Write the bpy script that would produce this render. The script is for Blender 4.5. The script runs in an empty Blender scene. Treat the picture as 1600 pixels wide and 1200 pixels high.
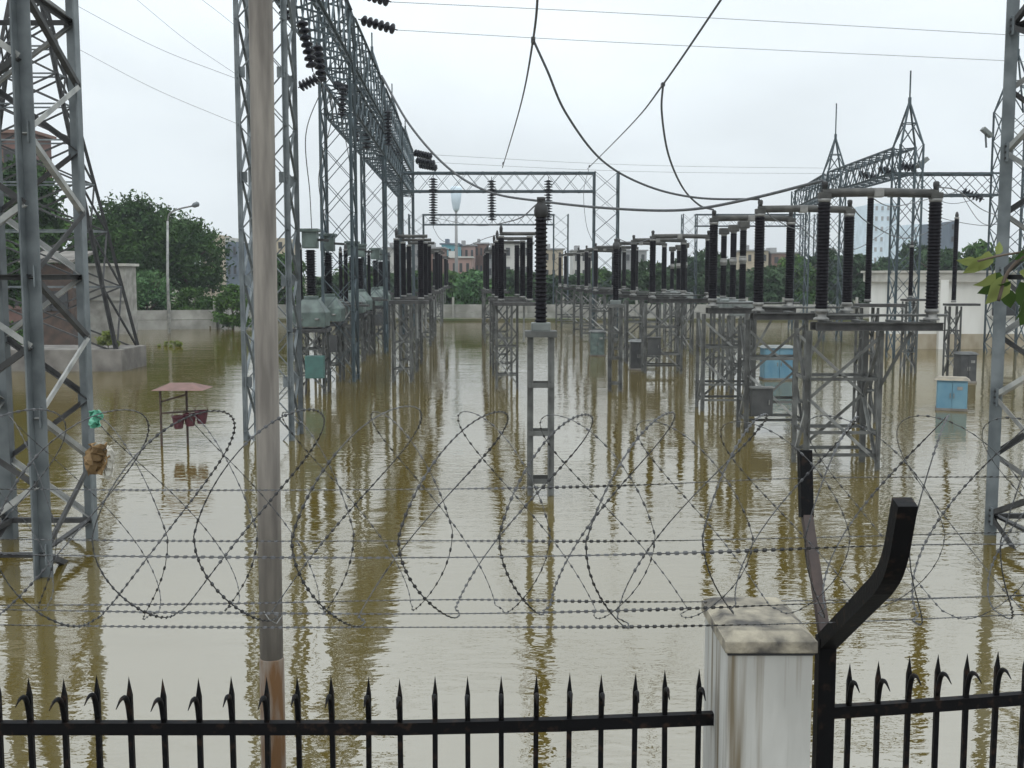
import bpy, bmesh, math, random
import numpy as np
from mathutils import Matrix, Vector, Quaternion
PI = math.pi
random.seed(7)
rng = np.random.default_rng(11)

# ------------------------------------------------------------------ camera, sky, sun, exposure
scene = bpy.context.scene
COL = scene.collection
F = 1725.0; PITCH = math.atan(170.0 / F); CH = 3.2
cam_d = bpy.data.cameras.new('camera')
cam_d.sensor_width = 36.0; cam_d.lens = F / 1600 * 36; cam_d.clip_start = 0.05; cam_d.clip_end = 6000
cam = bpy.data.objects.new('camera', cam_d); COL.objects.link(cam)
cam.location = (0, 0, CH); cam.rotation_euler = (PI / 2 - PITCH, 0, 0)
scene.camera = cam

SUN_EL, SUN_AZ = 55.0, 200.0
world = bpy.data.worlds.new('World'); scene.world = world; world.use_nodes = True
wn = world.node_tree; wn.nodes.clear()
def wnode(t): return wn.nodes.new(t)
w_out = wnode('ShaderNodeOutputWorld'); w_bg = wnode('ShaderNodeBackground')
w_sky = wnode('ShaderNodeTexSky'); w_sky.sky_type = 'NISHITA'; w_sky.sun_disc = False
w_sky.sun_elevation = math.radians(SUN_EL); w_sky.sun_rotation = math.radians(SUN_AZ)
w_sky.air_density = 1.5; w_sky.dust_density = 4.0
w_hs = wnode('ShaderNodeHueSaturation'); w_hs.inputs['Saturation'].default_value = 0.22
wn.links.new(w_sky.outputs[0], w_hs.inputs['Color'])
# an overcast layer, brighter overhead, softly mottled
w_tc = wnode('ShaderNodeTexCoord'); w_sep = wnode('ShaderNodeSeparateXYZ')
wn.links.new(w_tc.outputs['Generated'], w_sep.inputs[0])
w_noi = wnode('ShaderNodeTexNoise'); w_noi.inputs['Scale'].default_value = 3.0; w_noi.inputs['Detail'].default_value = 4.0
w_map = wnode('ShaderNodeMapping'); w_map.inputs['Scale'].default_value = (1, 1, 2.6)
wn.links.new(w_tc.outputs['Generated'], w_map.inputs[0]); wn.links.new(w_map.outputs[0], w_noi.inputs['Vector'])
w_r = wnode('ShaderNodeMapRange'); w_r.inputs[1].default_value = 0.3; w_r.inputs[2].default_value = 0.7
w_r.inputs[3].default_value = 0.86; w_r.inputs[4].default_value = 1.06
wn.links.new(w_noi.outputs[0], w_r.inputs[0])
w_z = wnode('ShaderNodeMapRange'); w_z.inputs[1].default_value = 0.0; w_z.inputs[2].default_value = 1.0
w_z.inputs[3].default_value = 9.4; w_z.inputs[4].default_value = 25.0
wn.links.new(w_sep.outputs['Z'], w_z.inputs[0])
w_mul = wnode('ShaderNodeMath'); w_mul.operation = 'MULTIPLY'
wn.links.new(w_r.outputs[0], w_mul.inputs[0]); wn.links.new(w_z.outputs[0], w_mul.inputs[1])
w_cl = wnode('ShaderNodeVectorMath'); w_cl.operation = 'SCALE'; w_cl.inputs[0].default_value = (0.885, 0.957, 1.0)
wn.links.new(w_mul.outputs[0], w_cl.inputs['Scale'])
w_mix = wnode('ShaderNodeMix'); w_mix.data_type = 'RGBA'; w_mix.inputs[0].default_value = 0.88
wn.links.new(w_hs.outputs[0], w_mix.inputs[6]); wn.links.new(w_cl.outputs[0], w_mix.inputs[7])
w_bg.inputs['Strength'].default_value = 0.10
wn.links.new(w_mix.outputs[2], w_bg.inputs[0]); wn.links.new(w_bg.outputs[0], w_out.inputs[0])

sun_d = bpy.data.lights.new('sun', 'SUN'); sun_d.energy = 0.5; sun_d.angle = math.radians(25); sun_d.color = (1, 0.97, 0.92)
sun = bpy.data.objects.new('sun', sun_d); COL.objects.link(sun)
sd = Vector((math.sin(math.radians(SUN_AZ)) * math.cos(math.radians(SUN_EL)), math.cos(math.radians(SUN_AZ)) * math.cos(math.radians(SUN_EL)), math.sin(math.radians(SUN_EL))))
sun.rotation_euler = sd.to_track_quat('Z', 'Y').to_euler()
scene.render.engine = 'CYCLES'
scene.cycles.max_bounces = 6; scene.cycles.diffuse_bounces = 3; scene.cycles.glossy_bounces = 4; scene.cycles.volume_bounces = 0
vs = scene.view_settings
vs.view_transform = 'Standard'; vs.look = 'None'; vs.gamma = 1; vs.exposure = 0.0; vs.use_curve_mapping = False

# ------------------------------------------------------------------ where a point of the place lies
_c, _s = math.cos(PITCH), math.sin(PITCH)
def W(px, py, d):                       # the point seen at (px, py) that stands d metres ahead
    u, v = px - 800, 600 - py
    dx, dy, dz = u, F * _c + v * _s, -F * _s + v * _c
    t = d / dy
    return Vector((dx * t, d, CH + dz * t))
def X(px, d, z=0.0): return (px - 800) * (d * _c + (CH - z) * _s) / F
def Dw(py, z=0.0):                      # distance of the point at height z seen at row py
    v = 600 - py
    return (z - CH) * (F * _c + v * _s) / (-F * _s + v * _c)

# ------------------------------------------------------------------ materials
def mat(name, c1, c2=None, rough=0.6, metal=0.0, scale=6.0, bump=0.0, bscale=30.0, island=0.0, spec=0.5, detail=4.0, stretch=(1, 1, 1), lo=0.35, hi=0.65, objvar=0.0):
    m = bpy.data.materials.new(name); m.use_nodes = True
    nt = m.node_tree; b = nt.nodes['Principled BSDF']
    b.inputs['Roughness'].default_value = rough; b.inputs['Metallic'].default_value = metal
    b.inputs['Specular IOR Level'].default_value = spec
    geo = nt.nodes.new('ShaderNodeNewGeometry')
    mp = nt.nodes.new('ShaderNodeMapping'); mp.inputs['Scale'].default_value = stretch
    nt.links.new(geo.outputs['Position'], mp.inputs[0])
    if c2 is None: c2 = tuple(x * 0.8 for x in c1)
    n = nt.nodes.new('ShaderNodeTexNoise'); n.inputs['Scale'].default_value = scale; n.inputs['Detail'].default_value = detail
    nt.links.new(mp.outputs[0], n.inputs['Vector'])
    r = nt.nodes.new('ShaderNodeMapRange'); r.inputs[1].default_value = lo; r.inputs[2].default_value = hi
    nt.links.new(n.outputs[0], r.inputs[0])
    fac = r.outputs[0]
    if island:
        a = nt.nodes.new('ShaderNodeMath'); a.operation = 'MULTIPLY_ADD'; a.inputs[1].default_value = island
        nt.links.new(geo.outputs['Random Per Island'], a.inputs[0]); 
        s2 = nt.nodes.new('ShaderNodeMath'); s2.operation = 'MULTIPLY'; s2.inputs[1].default_value = 1 - island
        nt.links.new(r.outputs[0], s2.inputs[0]); nt.links.new(s2.outputs[0], a.inputs[2])
        fac = a.outputs[0]
    mx = nt.nodes.new('ShaderNodeMix'); mx.data_type = 'RGBA'
    mx.inputs[6].default_value = (*c1, 1); mx.inputs[7].default_value = (*c2, 1)
    nt.links.new(fac, mx.inputs[0])
    col = mx.outputs[2]
    if objvar:
        oi = nt.nodes.new('ShaderNodeObjectInfo'); mr = nt.nodes.new('ShaderNodeMapRange')
        mr.inputs[3].default_value = 1 - objvar; mr.inputs[4].default_value = 1 + objvar
        nt.links.new(oi.outputs['Random'], mr.inputs[0])
        vm = nt.nodes.new('ShaderNodeVectorMath'); vm.operation = 'SCALE'
        nt.links.new(col, vm.inputs[0]); nt.links.new(mr.outputs[0], vm.inputs['Scale']); col = vm.outputs[0]
    nt.links.new(col, b.inputs['Base Color'])
    if bump:
        n2 = nt.nodes.new('ShaderNodeTexNoise'); n2.inputs['Scale'].default_value = bscale; n2.inputs['Detail'].default_value = 5
        nt.links.new(mp.outputs[0], n2.inputs['Vector'])
        bp = nt.nodes.new('ShaderNodeBump'); bp.inputs['Strength'].default_value = 1.0; bp.inputs['Distance'].default_value = bump
        nt.links.new(n2.outputs[0], bp.inputs['Height']); nt.links.new(bp.outputs[0], b.inputs['Normal'])
    return m

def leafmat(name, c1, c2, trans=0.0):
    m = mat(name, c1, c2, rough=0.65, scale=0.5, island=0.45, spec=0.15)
    if not trans: return m
    nt = m.node_tree; b = nt.nodes['Principled BSDF']; out = nt.nodes['Material Output']
    tr = nt.nodes.new('ShaderNodeBsdfTranslucent'); ms = nt.nodes.new('ShaderNodeMixShader'); ms.inputs[0].default_value = trans
    src = b.inputs['Base Color'].links[0].from_socket
    nt.links.new(src, tr.inputs[0]); nt.links.new(b.outputs[0], ms.inputs[1]); nt.links.new(tr.outputs[0], ms.inputs[2])
    nt.links.new(ms.outputs[0], out.inputs[0])
    return m

M = {}
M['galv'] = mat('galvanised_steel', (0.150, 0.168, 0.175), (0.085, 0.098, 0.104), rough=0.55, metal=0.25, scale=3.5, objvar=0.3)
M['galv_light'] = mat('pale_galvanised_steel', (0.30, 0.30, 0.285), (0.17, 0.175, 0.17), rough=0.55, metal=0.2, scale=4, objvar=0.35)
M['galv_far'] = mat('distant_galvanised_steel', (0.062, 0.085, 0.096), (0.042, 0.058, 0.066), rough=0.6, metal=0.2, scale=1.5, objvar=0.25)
M['galv_dark'] = mat('weathered_dark_steel', (0.045, 0.045, 0.045), (0.022, 0.021, 0.021), rough=0.65, metal=0.2, scale=5, objvar=0.3)
M['support'] = mat('support_steel', (0.115, 0.118, 0.112), (0.055, 0.055, 0.052), rough=0.65, metal=0.15, scale=4, objvar=0.35)
M['platform'] = mat('platform_channel_steel', (0.06, 0.058, 0.055), (0.024, 0.023, 0.023), rough=0.7, scale=5, objvar=0.2)
M['porcelain'] = mat('brown_glazed_porcelain', (0.0075, 0.0058, 0.0085), (0.004, 0.0035, 0.0055), rough=0.5, scale=8, spec=0.10)
M['porcelain_disc'] = mat('dark_disc_porcelain', (0.012, 0.012, 0.018), (0.008, 0.008, 0.012), rough=0.42, scale=8, spec=0.25)
M['alu'] = mat('dull_aluminium', (0.24, 0.235, 0.22), (0.14, 0.14, 0.135), rough=0.5, metal=0.3, scale=6)
M['tube'] = mat('dull_bus_tube', (0.072, 0.070, 0.063), (0.035, 0.035, 0.033), rough=0.55, metal=0.2, scale=5)
M['wire'] = mat('conductor_strand', (0.10, 0.105, 0.11), (0.065, 0.07, 0.075), rough=0.6, metal=0.3, scale=20)
M['thinwire'] = mat('thin_line_wire', (0.30, 0.31, 0.32), (0.25, 0.26, 0.27), rough=0.6, scale=10)
M['razor'] = mat('razor_wire_steel', (0.075, 0.076, 0.078), (0.04, 0.04, 0.042), rough=0.5, metal=0.4, scale=14)
M['black'] = mat('black_fence_paint', (0.004, 0.004, 0.0048), (0.028, 0.017, 0.012), rough=0.6, spec=0.12, scale=22, bump=0.0012, bscale=70, lo=0.56, hi=0.72, detail=8)
M['rustpost'] = mat('rusty_dark_paint', (0.028, 0.02, 0.019), (0.055, 0.036, 0.03), rough=0.7, scale=10, bump=0.001, bscale=50)
M['pole'] = mat('weathered_steel_pole', (0.27, 0.245, 0.215), (0.15, 0.135, 0.12), rough=0.85, scale=7, stretch=(3, 3, 0.35), bump=0.004, bscale=16)
M['rustbase'] = mat('rusted_pole_base', (0.125, 0.062, 0.022), (0.19, 0.155, 0.125), rough=0.9, scale=6, stretch=(3, 3, 0.5), bump=0.004, bscale=30, lo=0.42, hi=0.58, detail=7)
M['concrete'] = mat('grey_concrete', (0.33, 0.32, 0.29), (0.20, 0.19, 0.17), rough=0.9, scale=2.0, bump=0.01, bscale=12)
M['concrete_dk'] = mat('damp_dark_concrete', (0.20, 0.185, 0.165), (0.10, 0.09, 0.08), rough=0.9, scale=1.5, bump=0.01, bscale=10)
M['wallpanel'] = mat('precast_wall_panel', (0.36, 0.35, 0.32), (0.22, 0.215, 0.19), rough=0.9, scale=1.3, objvar=0.08)
M['mech'] = mat('grey_mechanism_paint', (0.19, 0.205, 0.195), (0.11, 0.125, 0.12), rough=0.5, scale=3, objvar=0.15)
M['darkbox'] = mat('dark_grey_box_paint', (0.03, 0.031, 0.032), (0.055, 0.055, 0.054), rough=0.5, scale=4)
M['tankgreen'] = mat('pale_green_grey_tank', (0.115, 0.155, 0.14), (0.05, 0.068, 0.062), rough=0.5, scale=4, objvar=0.15)
M['teal'] = mat('teal_green_paint', (0.05, 0.13, 0.115), (0.04, 0.09, 0.08), rough=0.5, scale=5)
M['kioskblue'] = mat('faded_blue_paint', (0.075, 0.185, 0.265), (0.13, 0.25, 0.31), rough=0.5, scale=3, stretch=(1, 1, 0.5))
M['kiosktop'] = mat('dusty_kiosk_roof', (0.27, 0.235, 0.175), (0.17, 0.155, 0.125), rough=0.8, scale=5)
M['whitewash'] = mat('old_whitewash', (0.70, 0.69, 0.65), (0.58, 0.565, 0.52), rough=0.9, scale=0.9, stretch=(1, 1, 0.3))
M['parapet'] = mat('grey_parapet', (0.50, 0.48, 0.43), (0.36, 0.345, 0.31), rough=0.9, scale=1.2)
M['mudstain'] = mat('flood_stained_plaster', (0.25, 0.205, 0.14), (0.40, 0.355, 0.27), rough=0.9, scale=1.6, stretch=(1, 1, 0.6))
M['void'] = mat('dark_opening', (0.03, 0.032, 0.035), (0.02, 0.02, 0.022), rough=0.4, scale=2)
M['brick'] = mat('brown_brick', (0.085, 0.055, 0.042), (0.05, 0.036, 0.03), rough=0.9, scale=3)
M['redbldg'] = mat('faded_red_plaster', (0.17, 0.09, 0.075), (0.11, 0.07, 0.06), rough=0.9, scale=1)
M['roofred'] = mat('faded_red_sheet', (0.19, 0.105, 0.09), (0.13, 0.075, 0.062), rough=0.7, scale=6)
M['bucket'] = mat('maroon_bucket_paint', (0.085, 0.010, 0.02), (0.05, 0.008, 0.015), rough=0.45, scale=12)
M['rustiron'] = mat('rusty_iron', (0.09, 0.06, 0.045), (0.05, 0.038, 0.032), rough=0.8, scale=12)
M['bark'] = mat('tree_bark', (0.10, 0.075, 0.055), (0.06, 0.045, 0.035), rough=0.95, scale=6, stretch=(2, 2, 0.5))
M['leaf_dark'] = leafmat('dark_tree_leaves', (0.010, 0.034, 0.009), (0.052, 0.105, 0.022))  # wide tone range puts the crown's light tops and dark gaps into the colour
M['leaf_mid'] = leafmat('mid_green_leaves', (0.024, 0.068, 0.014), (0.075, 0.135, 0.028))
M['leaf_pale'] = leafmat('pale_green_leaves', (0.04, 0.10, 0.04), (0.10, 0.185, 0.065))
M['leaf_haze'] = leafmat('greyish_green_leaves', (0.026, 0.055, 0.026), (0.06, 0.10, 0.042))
M['leaf_yellow'] = leafmat('yellow_green_leaves', (0.17, 0.21, 0.05), (0.30, 0.33, 0.14), 0.35)
M['leaf_big'] = leafmat('deep_green_leaves', (0.03, 0.06, 0.015), (0.07, 0.11, 0.03), 0.3)
M['rag_green'] = mat('green_plastic_scrap', (0.10, 0.36, 0.24), (0.06, 0.24, 0.16), rough=0.4, scale=20)
M['rag_brown'] = mat('brown_cloth', (0.22, 0.14, 0.06), (0.13, 0.08, 0.035), rough=0.9, scale=25)
M['rag_white'] = mat('dirty_white_cloth', (0.55, 0.53, 0.47), (0.40, 0.38, 0.33), rough=0.9, scale=25)
M['land'] = mat('muddy_grass_ground', (0.06, 0.075, 0.03), (0.10, 0.085, 0.05), rough=0.95, scale=0.4)
M['bank'] = mat('roadside_earth', (0.12, 0.10, 0.07), (0.075, 0.065, 0.045), rough=0.95, scale=2.0, bump=0.02, bscale=9)
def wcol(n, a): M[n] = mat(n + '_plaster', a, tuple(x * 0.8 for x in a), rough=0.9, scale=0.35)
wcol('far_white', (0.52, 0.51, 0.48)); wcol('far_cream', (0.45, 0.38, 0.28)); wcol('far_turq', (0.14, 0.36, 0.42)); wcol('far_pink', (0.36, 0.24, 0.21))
wcol('far_red', (0.20, 0.085, 0.075)); wcol('far_grey', (0.30, 0.30, 0.30)); wcol('far_haze_blue', (0.66, 0.76, 0.84)); wcol('far_brick', (0.22, 0.13, 0.1)); wcol('far_slate', (0.12, 0.15, 0.19))  # the pale blue has distance haze put into its colour

# pillar plaster with shaped dark run-off streaks
def pillar_mat():
    m = mat('streaked_pillar_plaster', (0.50, 0.495, 0.465), (0.38, 0.375, 0.35), rough=0.9, scale=6, stretch=(1, 1, 0.25), bump=0.002, bscale=40)
    nt = m.node_tree; b = nt.nodes['Principled BSDF']; src = b.inputs['Base Color'].links[0].from_socket
    geo = nt.nodes.new('ShaderNodeNewGeometry'); mp = nt.nodes.new('ShaderNodeMapping'); mp.inputs['Scale'].default_value = (16, 16, 0.55)
    nt.links.new(geo.outputs['Position'], mp.inputs[0])
    n = nt.nodes.new('ShaderNodeTexNoise'); n.inputs['Scale'].default_value = 1.0; n.inputs['Detail'].default_value = 5
    nt.links.new(mp.outputs[0], n.inputs['Vector'])
    r = nt.nodes.new('ShaderNodeMapRange'); r.inputs[1].default_value = 0.50; r.inputs[2].default_value = 0.66; r.inputs[3].default_value = 0; r.inputs[4].default_value = 0.95
    nt.links.new(n.outputs[0], r.inputs[0])
    mx = nt.nodes.new('ShaderNodeMix'); mx.data_type = 'RGBA'; mx.inputs[7].default_value = (0.15, 0.12, 0.075, 1)
    nt.links.new(r.outputs[0], mx.inputs[0]); nt.links.new(src, mx.inputs[6]); nt.links.new(mx.outputs[2], b.inputs['Base Color'])
    return m
M['pillar'] = pillar_mat()
M['capstone'] = mat('stained_cap_concrete', (0.34, 0.305, 0.235), (0.065, 0.06, 0.055), rough=0.95, scale=6.5, bump=0.01, bscale=28, lo=0.40, hi=0.64, detail=8)

def water_mat():
    m = bpy.data.materials.new('muddy_flood_water'); m.use_nodes = True
    nt = m.node_tree; b = nt.nodes['Principled BSDF']
    geo = nt.nodes.new('ShaderNodeNewGeometry')
    def noise(sc, det, sx, sy, rough=0.5):
        mp = nt.nodes.new('ShaderNodeMapping'); mp.inputs['Scale'].default_value = (sx, sy, 1)
        nt.links.new(geo.outputs['Position'], mp.inputs[0])
        n = nt.nodes.new('ShaderNodeTexNoise'); n.inputs['Scale'].default_value = sc; n.inputs['Detail'].default_value = det; n.inputs['Roughness'].default_value = rough
        nt.links.new(mp.outputs[0], n.inputs['Vector']); return n.outputs[0]
    def math_(op, a, bb):
        k = nt.nodes.new('ShaderNodeMath'); k.operation = op
        for i, v in enumerate((a, bb)):
            if isinstance(v, (int, float)): k.inputs[i].default_value = v
            else: nt.links.new(v, k.inputs[i])
        return k.outputs[0]
    big = noise(0.8, 2, 0.8, 1.2); mid = noise(4.2, 2, 0.6, 1.35); fine = noise(15, 2, 0.7, 1.3); patch = noise(0.16, 3, 1, 0.7); patch2 = noise(0.33, 2, 0.8, 0.6)
    def rng_(sock, lo, hi, a, c):
        pr = nt.nodes.new('ShaderNodeMapRange'); pr.inputs[1].default_value = lo; pr.inputs[2].default_value = hi; pr.inputs[3].default_value = a; pr.inputs[4].default_value = c
        nt.links.new(sock, pr.inputs[0]); return pr.outputs[0]
    h = math_('ADD', math_('MULTIPLY', big, 0.0095), math_('ADD', math_('MULTIPLY', math_('MULTIPLY', mid, rng_(patch2, 0.38, 0.62, 0.45, 1.0)), 0.0066), math_('MULTIPLY', math_('MULTIPLY', fine, rng_(patch, 0.4, 0.6, 0.25, 1.0)), 0.0019)))
    bp = nt.nodes.new('ShaderNodeBump'); bp.inputs['Strength'].default_value = 1.0; bp.inputs['Distance'].default_value = 1.0
    nt.links.new(h, bp.inputs['Height']); nt.links.new(bp.outputs[0], b.inputs['Normal'])
    mud = noise(0.25, 3, 1, 1)
    mx = nt.nodes.new('ShaderNodeMix'); mx.data_type = 'RGBA'
    mx.inputs[6].default_value = (0.092, 0.066, 0.011, 1); mx.inputs[7].default_value = (0.116, 0.087, 0.022, 1)
    nt.links.new(mud, mx.inputs[0]); nt.links.new(mx.outputs[2], b.inputs['Base Color'])
    b.inputs['Roughness'].default_value = 0.015; b.inputs['IOR'].default_value = 3.4
    return m
M['water'] = water_mat()

# ------------------------------------------------------------------ objects
WM = {}
def add(name, data, parent=None, mtx=None):
    o = bpy.data.objects.new(name, data); COL.objects.link(o)
    mtx = Matrix.Identity(4) if mtx is None else mtx
    WM[o.name] = mtx
    if parent is not None:
        o.parent = parent; o.matrix_basis = WM[parent.name].inverted() @ mtx
    else: o.matrix_basis = mtx
    return o
def tag(o, label, cat, group=None):
    o['label'] = label; o['category'] = cat
    if group: o['group'] = group
    return o
def thing(name, loc, label, cat, group=None):
    return tag(add(name, None, None, Matrix.Translation(Vector(loc))), label, cat, group)
def struct(o): o['kind'] = 'structure'; return o

class MB:
    def __init__(s): s.v = []; s.f = []; s.smooth = []
    def raw(s, vs, fs, sm=False):
        n = len(s.v); s.v += [tuple(p) for p in vs]; s.f += [tuple(i + n for i in f) for f in fs]; s.smooth += [sm] * len(fs)
        return s
    def box(s, c, size, R=None):
        hx, hy, hz = (q / 2 for q in size); c = Vector(c)
        P = [Vector((x, y, z)) for x in (-hx, hx) for y in (-hy, hy) for z in (-hz, hz)]
        if R is not None: P = [R @ p for p in P]
        return s.raw([c + p for p in P], [(0, 1, 3, 2), (4, 6, 7, 5), (0, 4, 5, 1), (2, 3, 7, 6), (0, 2, 6, 4), (1, 5, 7, 3)])
    def frustum(s, c0, s0, c1, s1):
        c0, c1 = Vector(c0), Vector(c1)
        P = []
        for c, z in ((c0, s0), (c1, s1)):
            for sx, sy in ((-1, -1), (1, -1), (1, 1), (-1, 1)): P.append(c + Vector((sx * z[0] / 2, sy * z[1] / 2, 0)))
        return s.raw(P, [(3, 2, 1, 0), (4, 5, 6, 7), (0, 1, 5, 4), (1, 2, 6, 5), (2, 3, 7, 6), (3, 0, 4, 7)])
    def bar(s, p0, p1, w, h=None):
        p0, p1 = Vector(p0), Vector(p1); d = p1 - p0
        q = d.to_track_quat('Z', 'Y').to_matrix()
        return s.box((p0 + p1) / 2, (w, h or w, d.length), q)
    def tube(s, pts, r, n=8, cap=True):
        pts = [Vector(p) for p in pts]; rs = r if isinstance(r, (list, tuple)) else [r] * len(pts)
        t = (pts[1] - pts[0]).normalized()
        nrm = t.orthogonal().normalized(); vs = []
        for i, p in enumerate(pts):
            t2 = (pts[min(i + 1, len(pts) - 1)] - pts[max(i - 1, 0)])
            if t2.length > 1e-9: t2.normalize()
            else: t2 = t
            nrm = (t.rotation_difference(t2) @ nrm); nrm = (nrm - t2 * nrm.dot(t2)).normalized(); t = t2
            b = t.cross(nrm)
            for k in range(n):
                a = 2 * PI * k / n; vs.append(p + (nrm * math.cos(a) + b * math.sin(a)) * rs[i])
        fs = []
        for i in range(len(pts) - 1):
            for k in range(n):
                k2 = (k + 1) % n; fs.append((i * n + k, i * n + k2, (i + 1) * n + k2, (i + 1) * n + k))
        s.raw(vs, fs, True)
        if cap:
            m = len(s.v) - len(vs)
            s.f.append(tuple(m + k for k in reversed(range(n)))); s.f.append(tuple(m + (len(pts) - 1) * n + k for k in range(n))); s.smooth += [False, False]
        return s
    def lathe(s, prof, n=16, c=(0, 0, 0), smooth=True):
        c = Vector(c); vs = []; fs = []
        for r, z in prof:
            for k in range(n):
                a = 2 * PI * k / n; vs.append(c + Vector((r * math.cos(a), r * math.sin(a), z)))
        m = len(prof)
        for i in range(m - 1):
            for k in range(n):
                k2 = (k + 1) % n; fs.append((i * n + k, i * n + k2, (i + 1) * n + k2, (i + 1) * n + k))
        s.raw(vs, fs, smooth); b = len(s.v) - len(vs)
        s.f.append(tuple(b + k for k in reversed(range(n)))); s.f.append(tuple(b + (m - 1) * n + k for k in range(n))); s.smooth += [False, False]
        return s
    def mesh(s, name, m, bevel=0.0):
        me = bpy.data.meshes.new(name); me.from_pydata(s.v, [], s.f)
        me.polygons.foreach_set('use_smooth', s.smooth)
        if bevel:
            bm = bmesh.new(); bm.from_mesh(me)
            bmesh.ops.bevel(bm, geom=[e for e in bm.edges if len(e.link_faces) == 2 and e.calc_face_angle(0) > 0.5], offset=bevel, segments=2, affect='EDGES', profile=0.7)
            bm.to_mesh(me); bm.free()
        me.materials.append(M[m] if isinstance(m, str) else m); me.update()
        return me
    def build(s, name, m, parent=None, mtx=None, bevel=0.0):
        # geometry given in world coordinates; parent or mtx only shift the origin
        if mtx is None and parent is not None: mtx = WM[parent.name]
        if mtx is None: mtx = Matrix.Identity(4)
        inv = mtx.inverted(); s.v = [tuple(inv @ Vector(p)) for p in s.v]
        return add(name, s.mesh(name, m, bevel), parent, mtx)

_unit = {}
def unit(kind, m):
    k = (kind, m)
    if k in _unit: return _unit[k]
    b = MB()
    if kind == 'angle':
        t = 0.13; pr = [(0, 0), (1, 0), (1, t), (t, t), (t, 1), (0, 1)]
        pr = [(x - 0.3, y - 0.3) for x, y in pr]
        vs = [(x, y, z) for z in (0, 1) for x, y in pr]
        fs = [tuple(reversed(range(6))), tuple(range(6, 12))] + [(i, (i + 1) % 6, 6 + (i + 1) % 6, 6 + i) for i in range(6)]
        b.raw(vs, fs)
    elif kind == 'bar': b.box((0, 0, 0.5), (1, 1, 1))
    elif kind == 'flat': b.box((0, 0, 0.5), (1, 0.18, 1))
    elif kind == 'rod': b.tube([(0, 0, 0), (0, 0, 1)], 0.5, 10)
    _unit[k] = b.mesh(kind + '_member', m); return _unit[k]
def member(name, p0, p1, w, m, parent, kind='bar', roll=0.0):
    p0, p1 = Vector(p0), Vector(p1); d = p1 - p0
    q = d.to_track_quat('Z', 'Y').to_matrix().to_4x4()
    return add(name, unit(kind, m), parent, Matrix.Translation(p0) @ q @ Matrix.Rotation(roll, 4, 'Z') @ Matrix.Diagonal((w, w, d.length, 1)))

_cross = {}
def cross_mesh(w, h, t, m):
    k = (round(w, 3), round(h, 3), t, m)
    if k not in _cross:
        b = MB(); b.bar((-w / 2, t * 0.3, 0), (w / 2, t * 0.3, h), t, t * 0.35); b.bar((w / 2, -t * 0.3, 0), (-w / 2, -t * 0.3, h), t, t * 0.35)
        _cross[k] = b.mesh('cross_brace', m)
    return _cross[k]

def frame4(p, ax, ay, az):      # matrix with given axes
    m = Matrix.Identity(4)
    for i, a in enumerate((ax, ay, az)):
        for r in range(3): m[r][i] = a[r]
    for r in range(3): m[r][3] = p[r]
    return m

def lattice(name, p0, p1, side, wa, wb, panels, lw, bw, m, parent):
    """box lattice from p0 to p1; side = direction of width wa, the other width wb. name part > leg/chord, cross_brace"""
    p0, p1 = Vector(p0), Vector(p1); L = (p1 - p0).length; t = (p1 - p0).normalized()
    a = Vector(side); a = (a - t * a.dot(t)).normalized(); b = t.cross(a)
    R = Matrix((a, b, t)).transposed()
    col = MB().box(p0 + t * 0.02 + b * (wb / 2), (wa, lw * 0.5, lw * 0.7), R).build(name, m, parent)      # its end strut carries the rest
    if lw >= 0.1:
        for i in range(2, panels + 1, 2):                # gusset plates at the panel joints of the near ones
            for sa in (-1, 1):
                for sb in (-1, 1):
                    c = p0 + t * (L * i / panels) + a * (sa * wa / 2) + b * (sb * wb / 2)
                    MB().box(c - a * sa * lw * 0.5, (lw * 1.6, lw * 0.25, lw * 2.0), R).build('gusset_plate', m, col)
    ln = 'leg' if abs(t.z) > 0.7 else 'chord'
    for sa in (-1, 1):
        for sb in (-1, 1):
            o = a * (sa * wa / 2) + b * (sb * wb / 2)
            member(ln, p0 + o, p1 + o, lw, m, col, 'angle', {(-1, -1): 0, (1, -1): PI / 2, (1, 1): PI, (-1, 1): -PI / 2}[(sa, sb)])
    h = L / panels
    for (ax, w, off) in ((a, wa, b * wb / 2), (a, wa, -b * wb / 2), (b, wb, a * wa / 2), (b, wb, -a * wa / 2)):
        me = cross_mesh(w, h, bw, m); nrm = ax.cross(t)
        for i in range(panels):
            add('cross_brace', me, col, frame4(p0 + t * (h * i) + off, ax, -nrm, t))
    return col

def peak(base, hw, ztop, zrod, m, parent):
    c = Vector(base); b = MB(); b.bar((c.x, c.y, ztop - 0.1), (c.x, c.y, ztop + 0.15), 0.1)
    pk = b.build('mast_peak', m, parent)
    ap = Vector((c.x, c.y, ztop))
    cs = [c + Vector((sx * hw, sy * hw, 0)) for sx, sy in ((-1, -1), (1, -1), (1, 1), (-1, 1))]
    mids = [q.lerp(ap, 0.5) for q in cs]
    for i, q in enumerate(cs):
        member('peak_leg', q, ap, 0.06, m, pk)
        member('peak_brace', q, mids[(i + 1) % 4], 0.035, m, pk); member('peak_ring', mids[i], mids[(i + 1) % 4], 0.035, m, pk)
    member('lightning_rod', ap, (c.x, c.y, zrod), 0.06, m, pk, 'rod')

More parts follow.
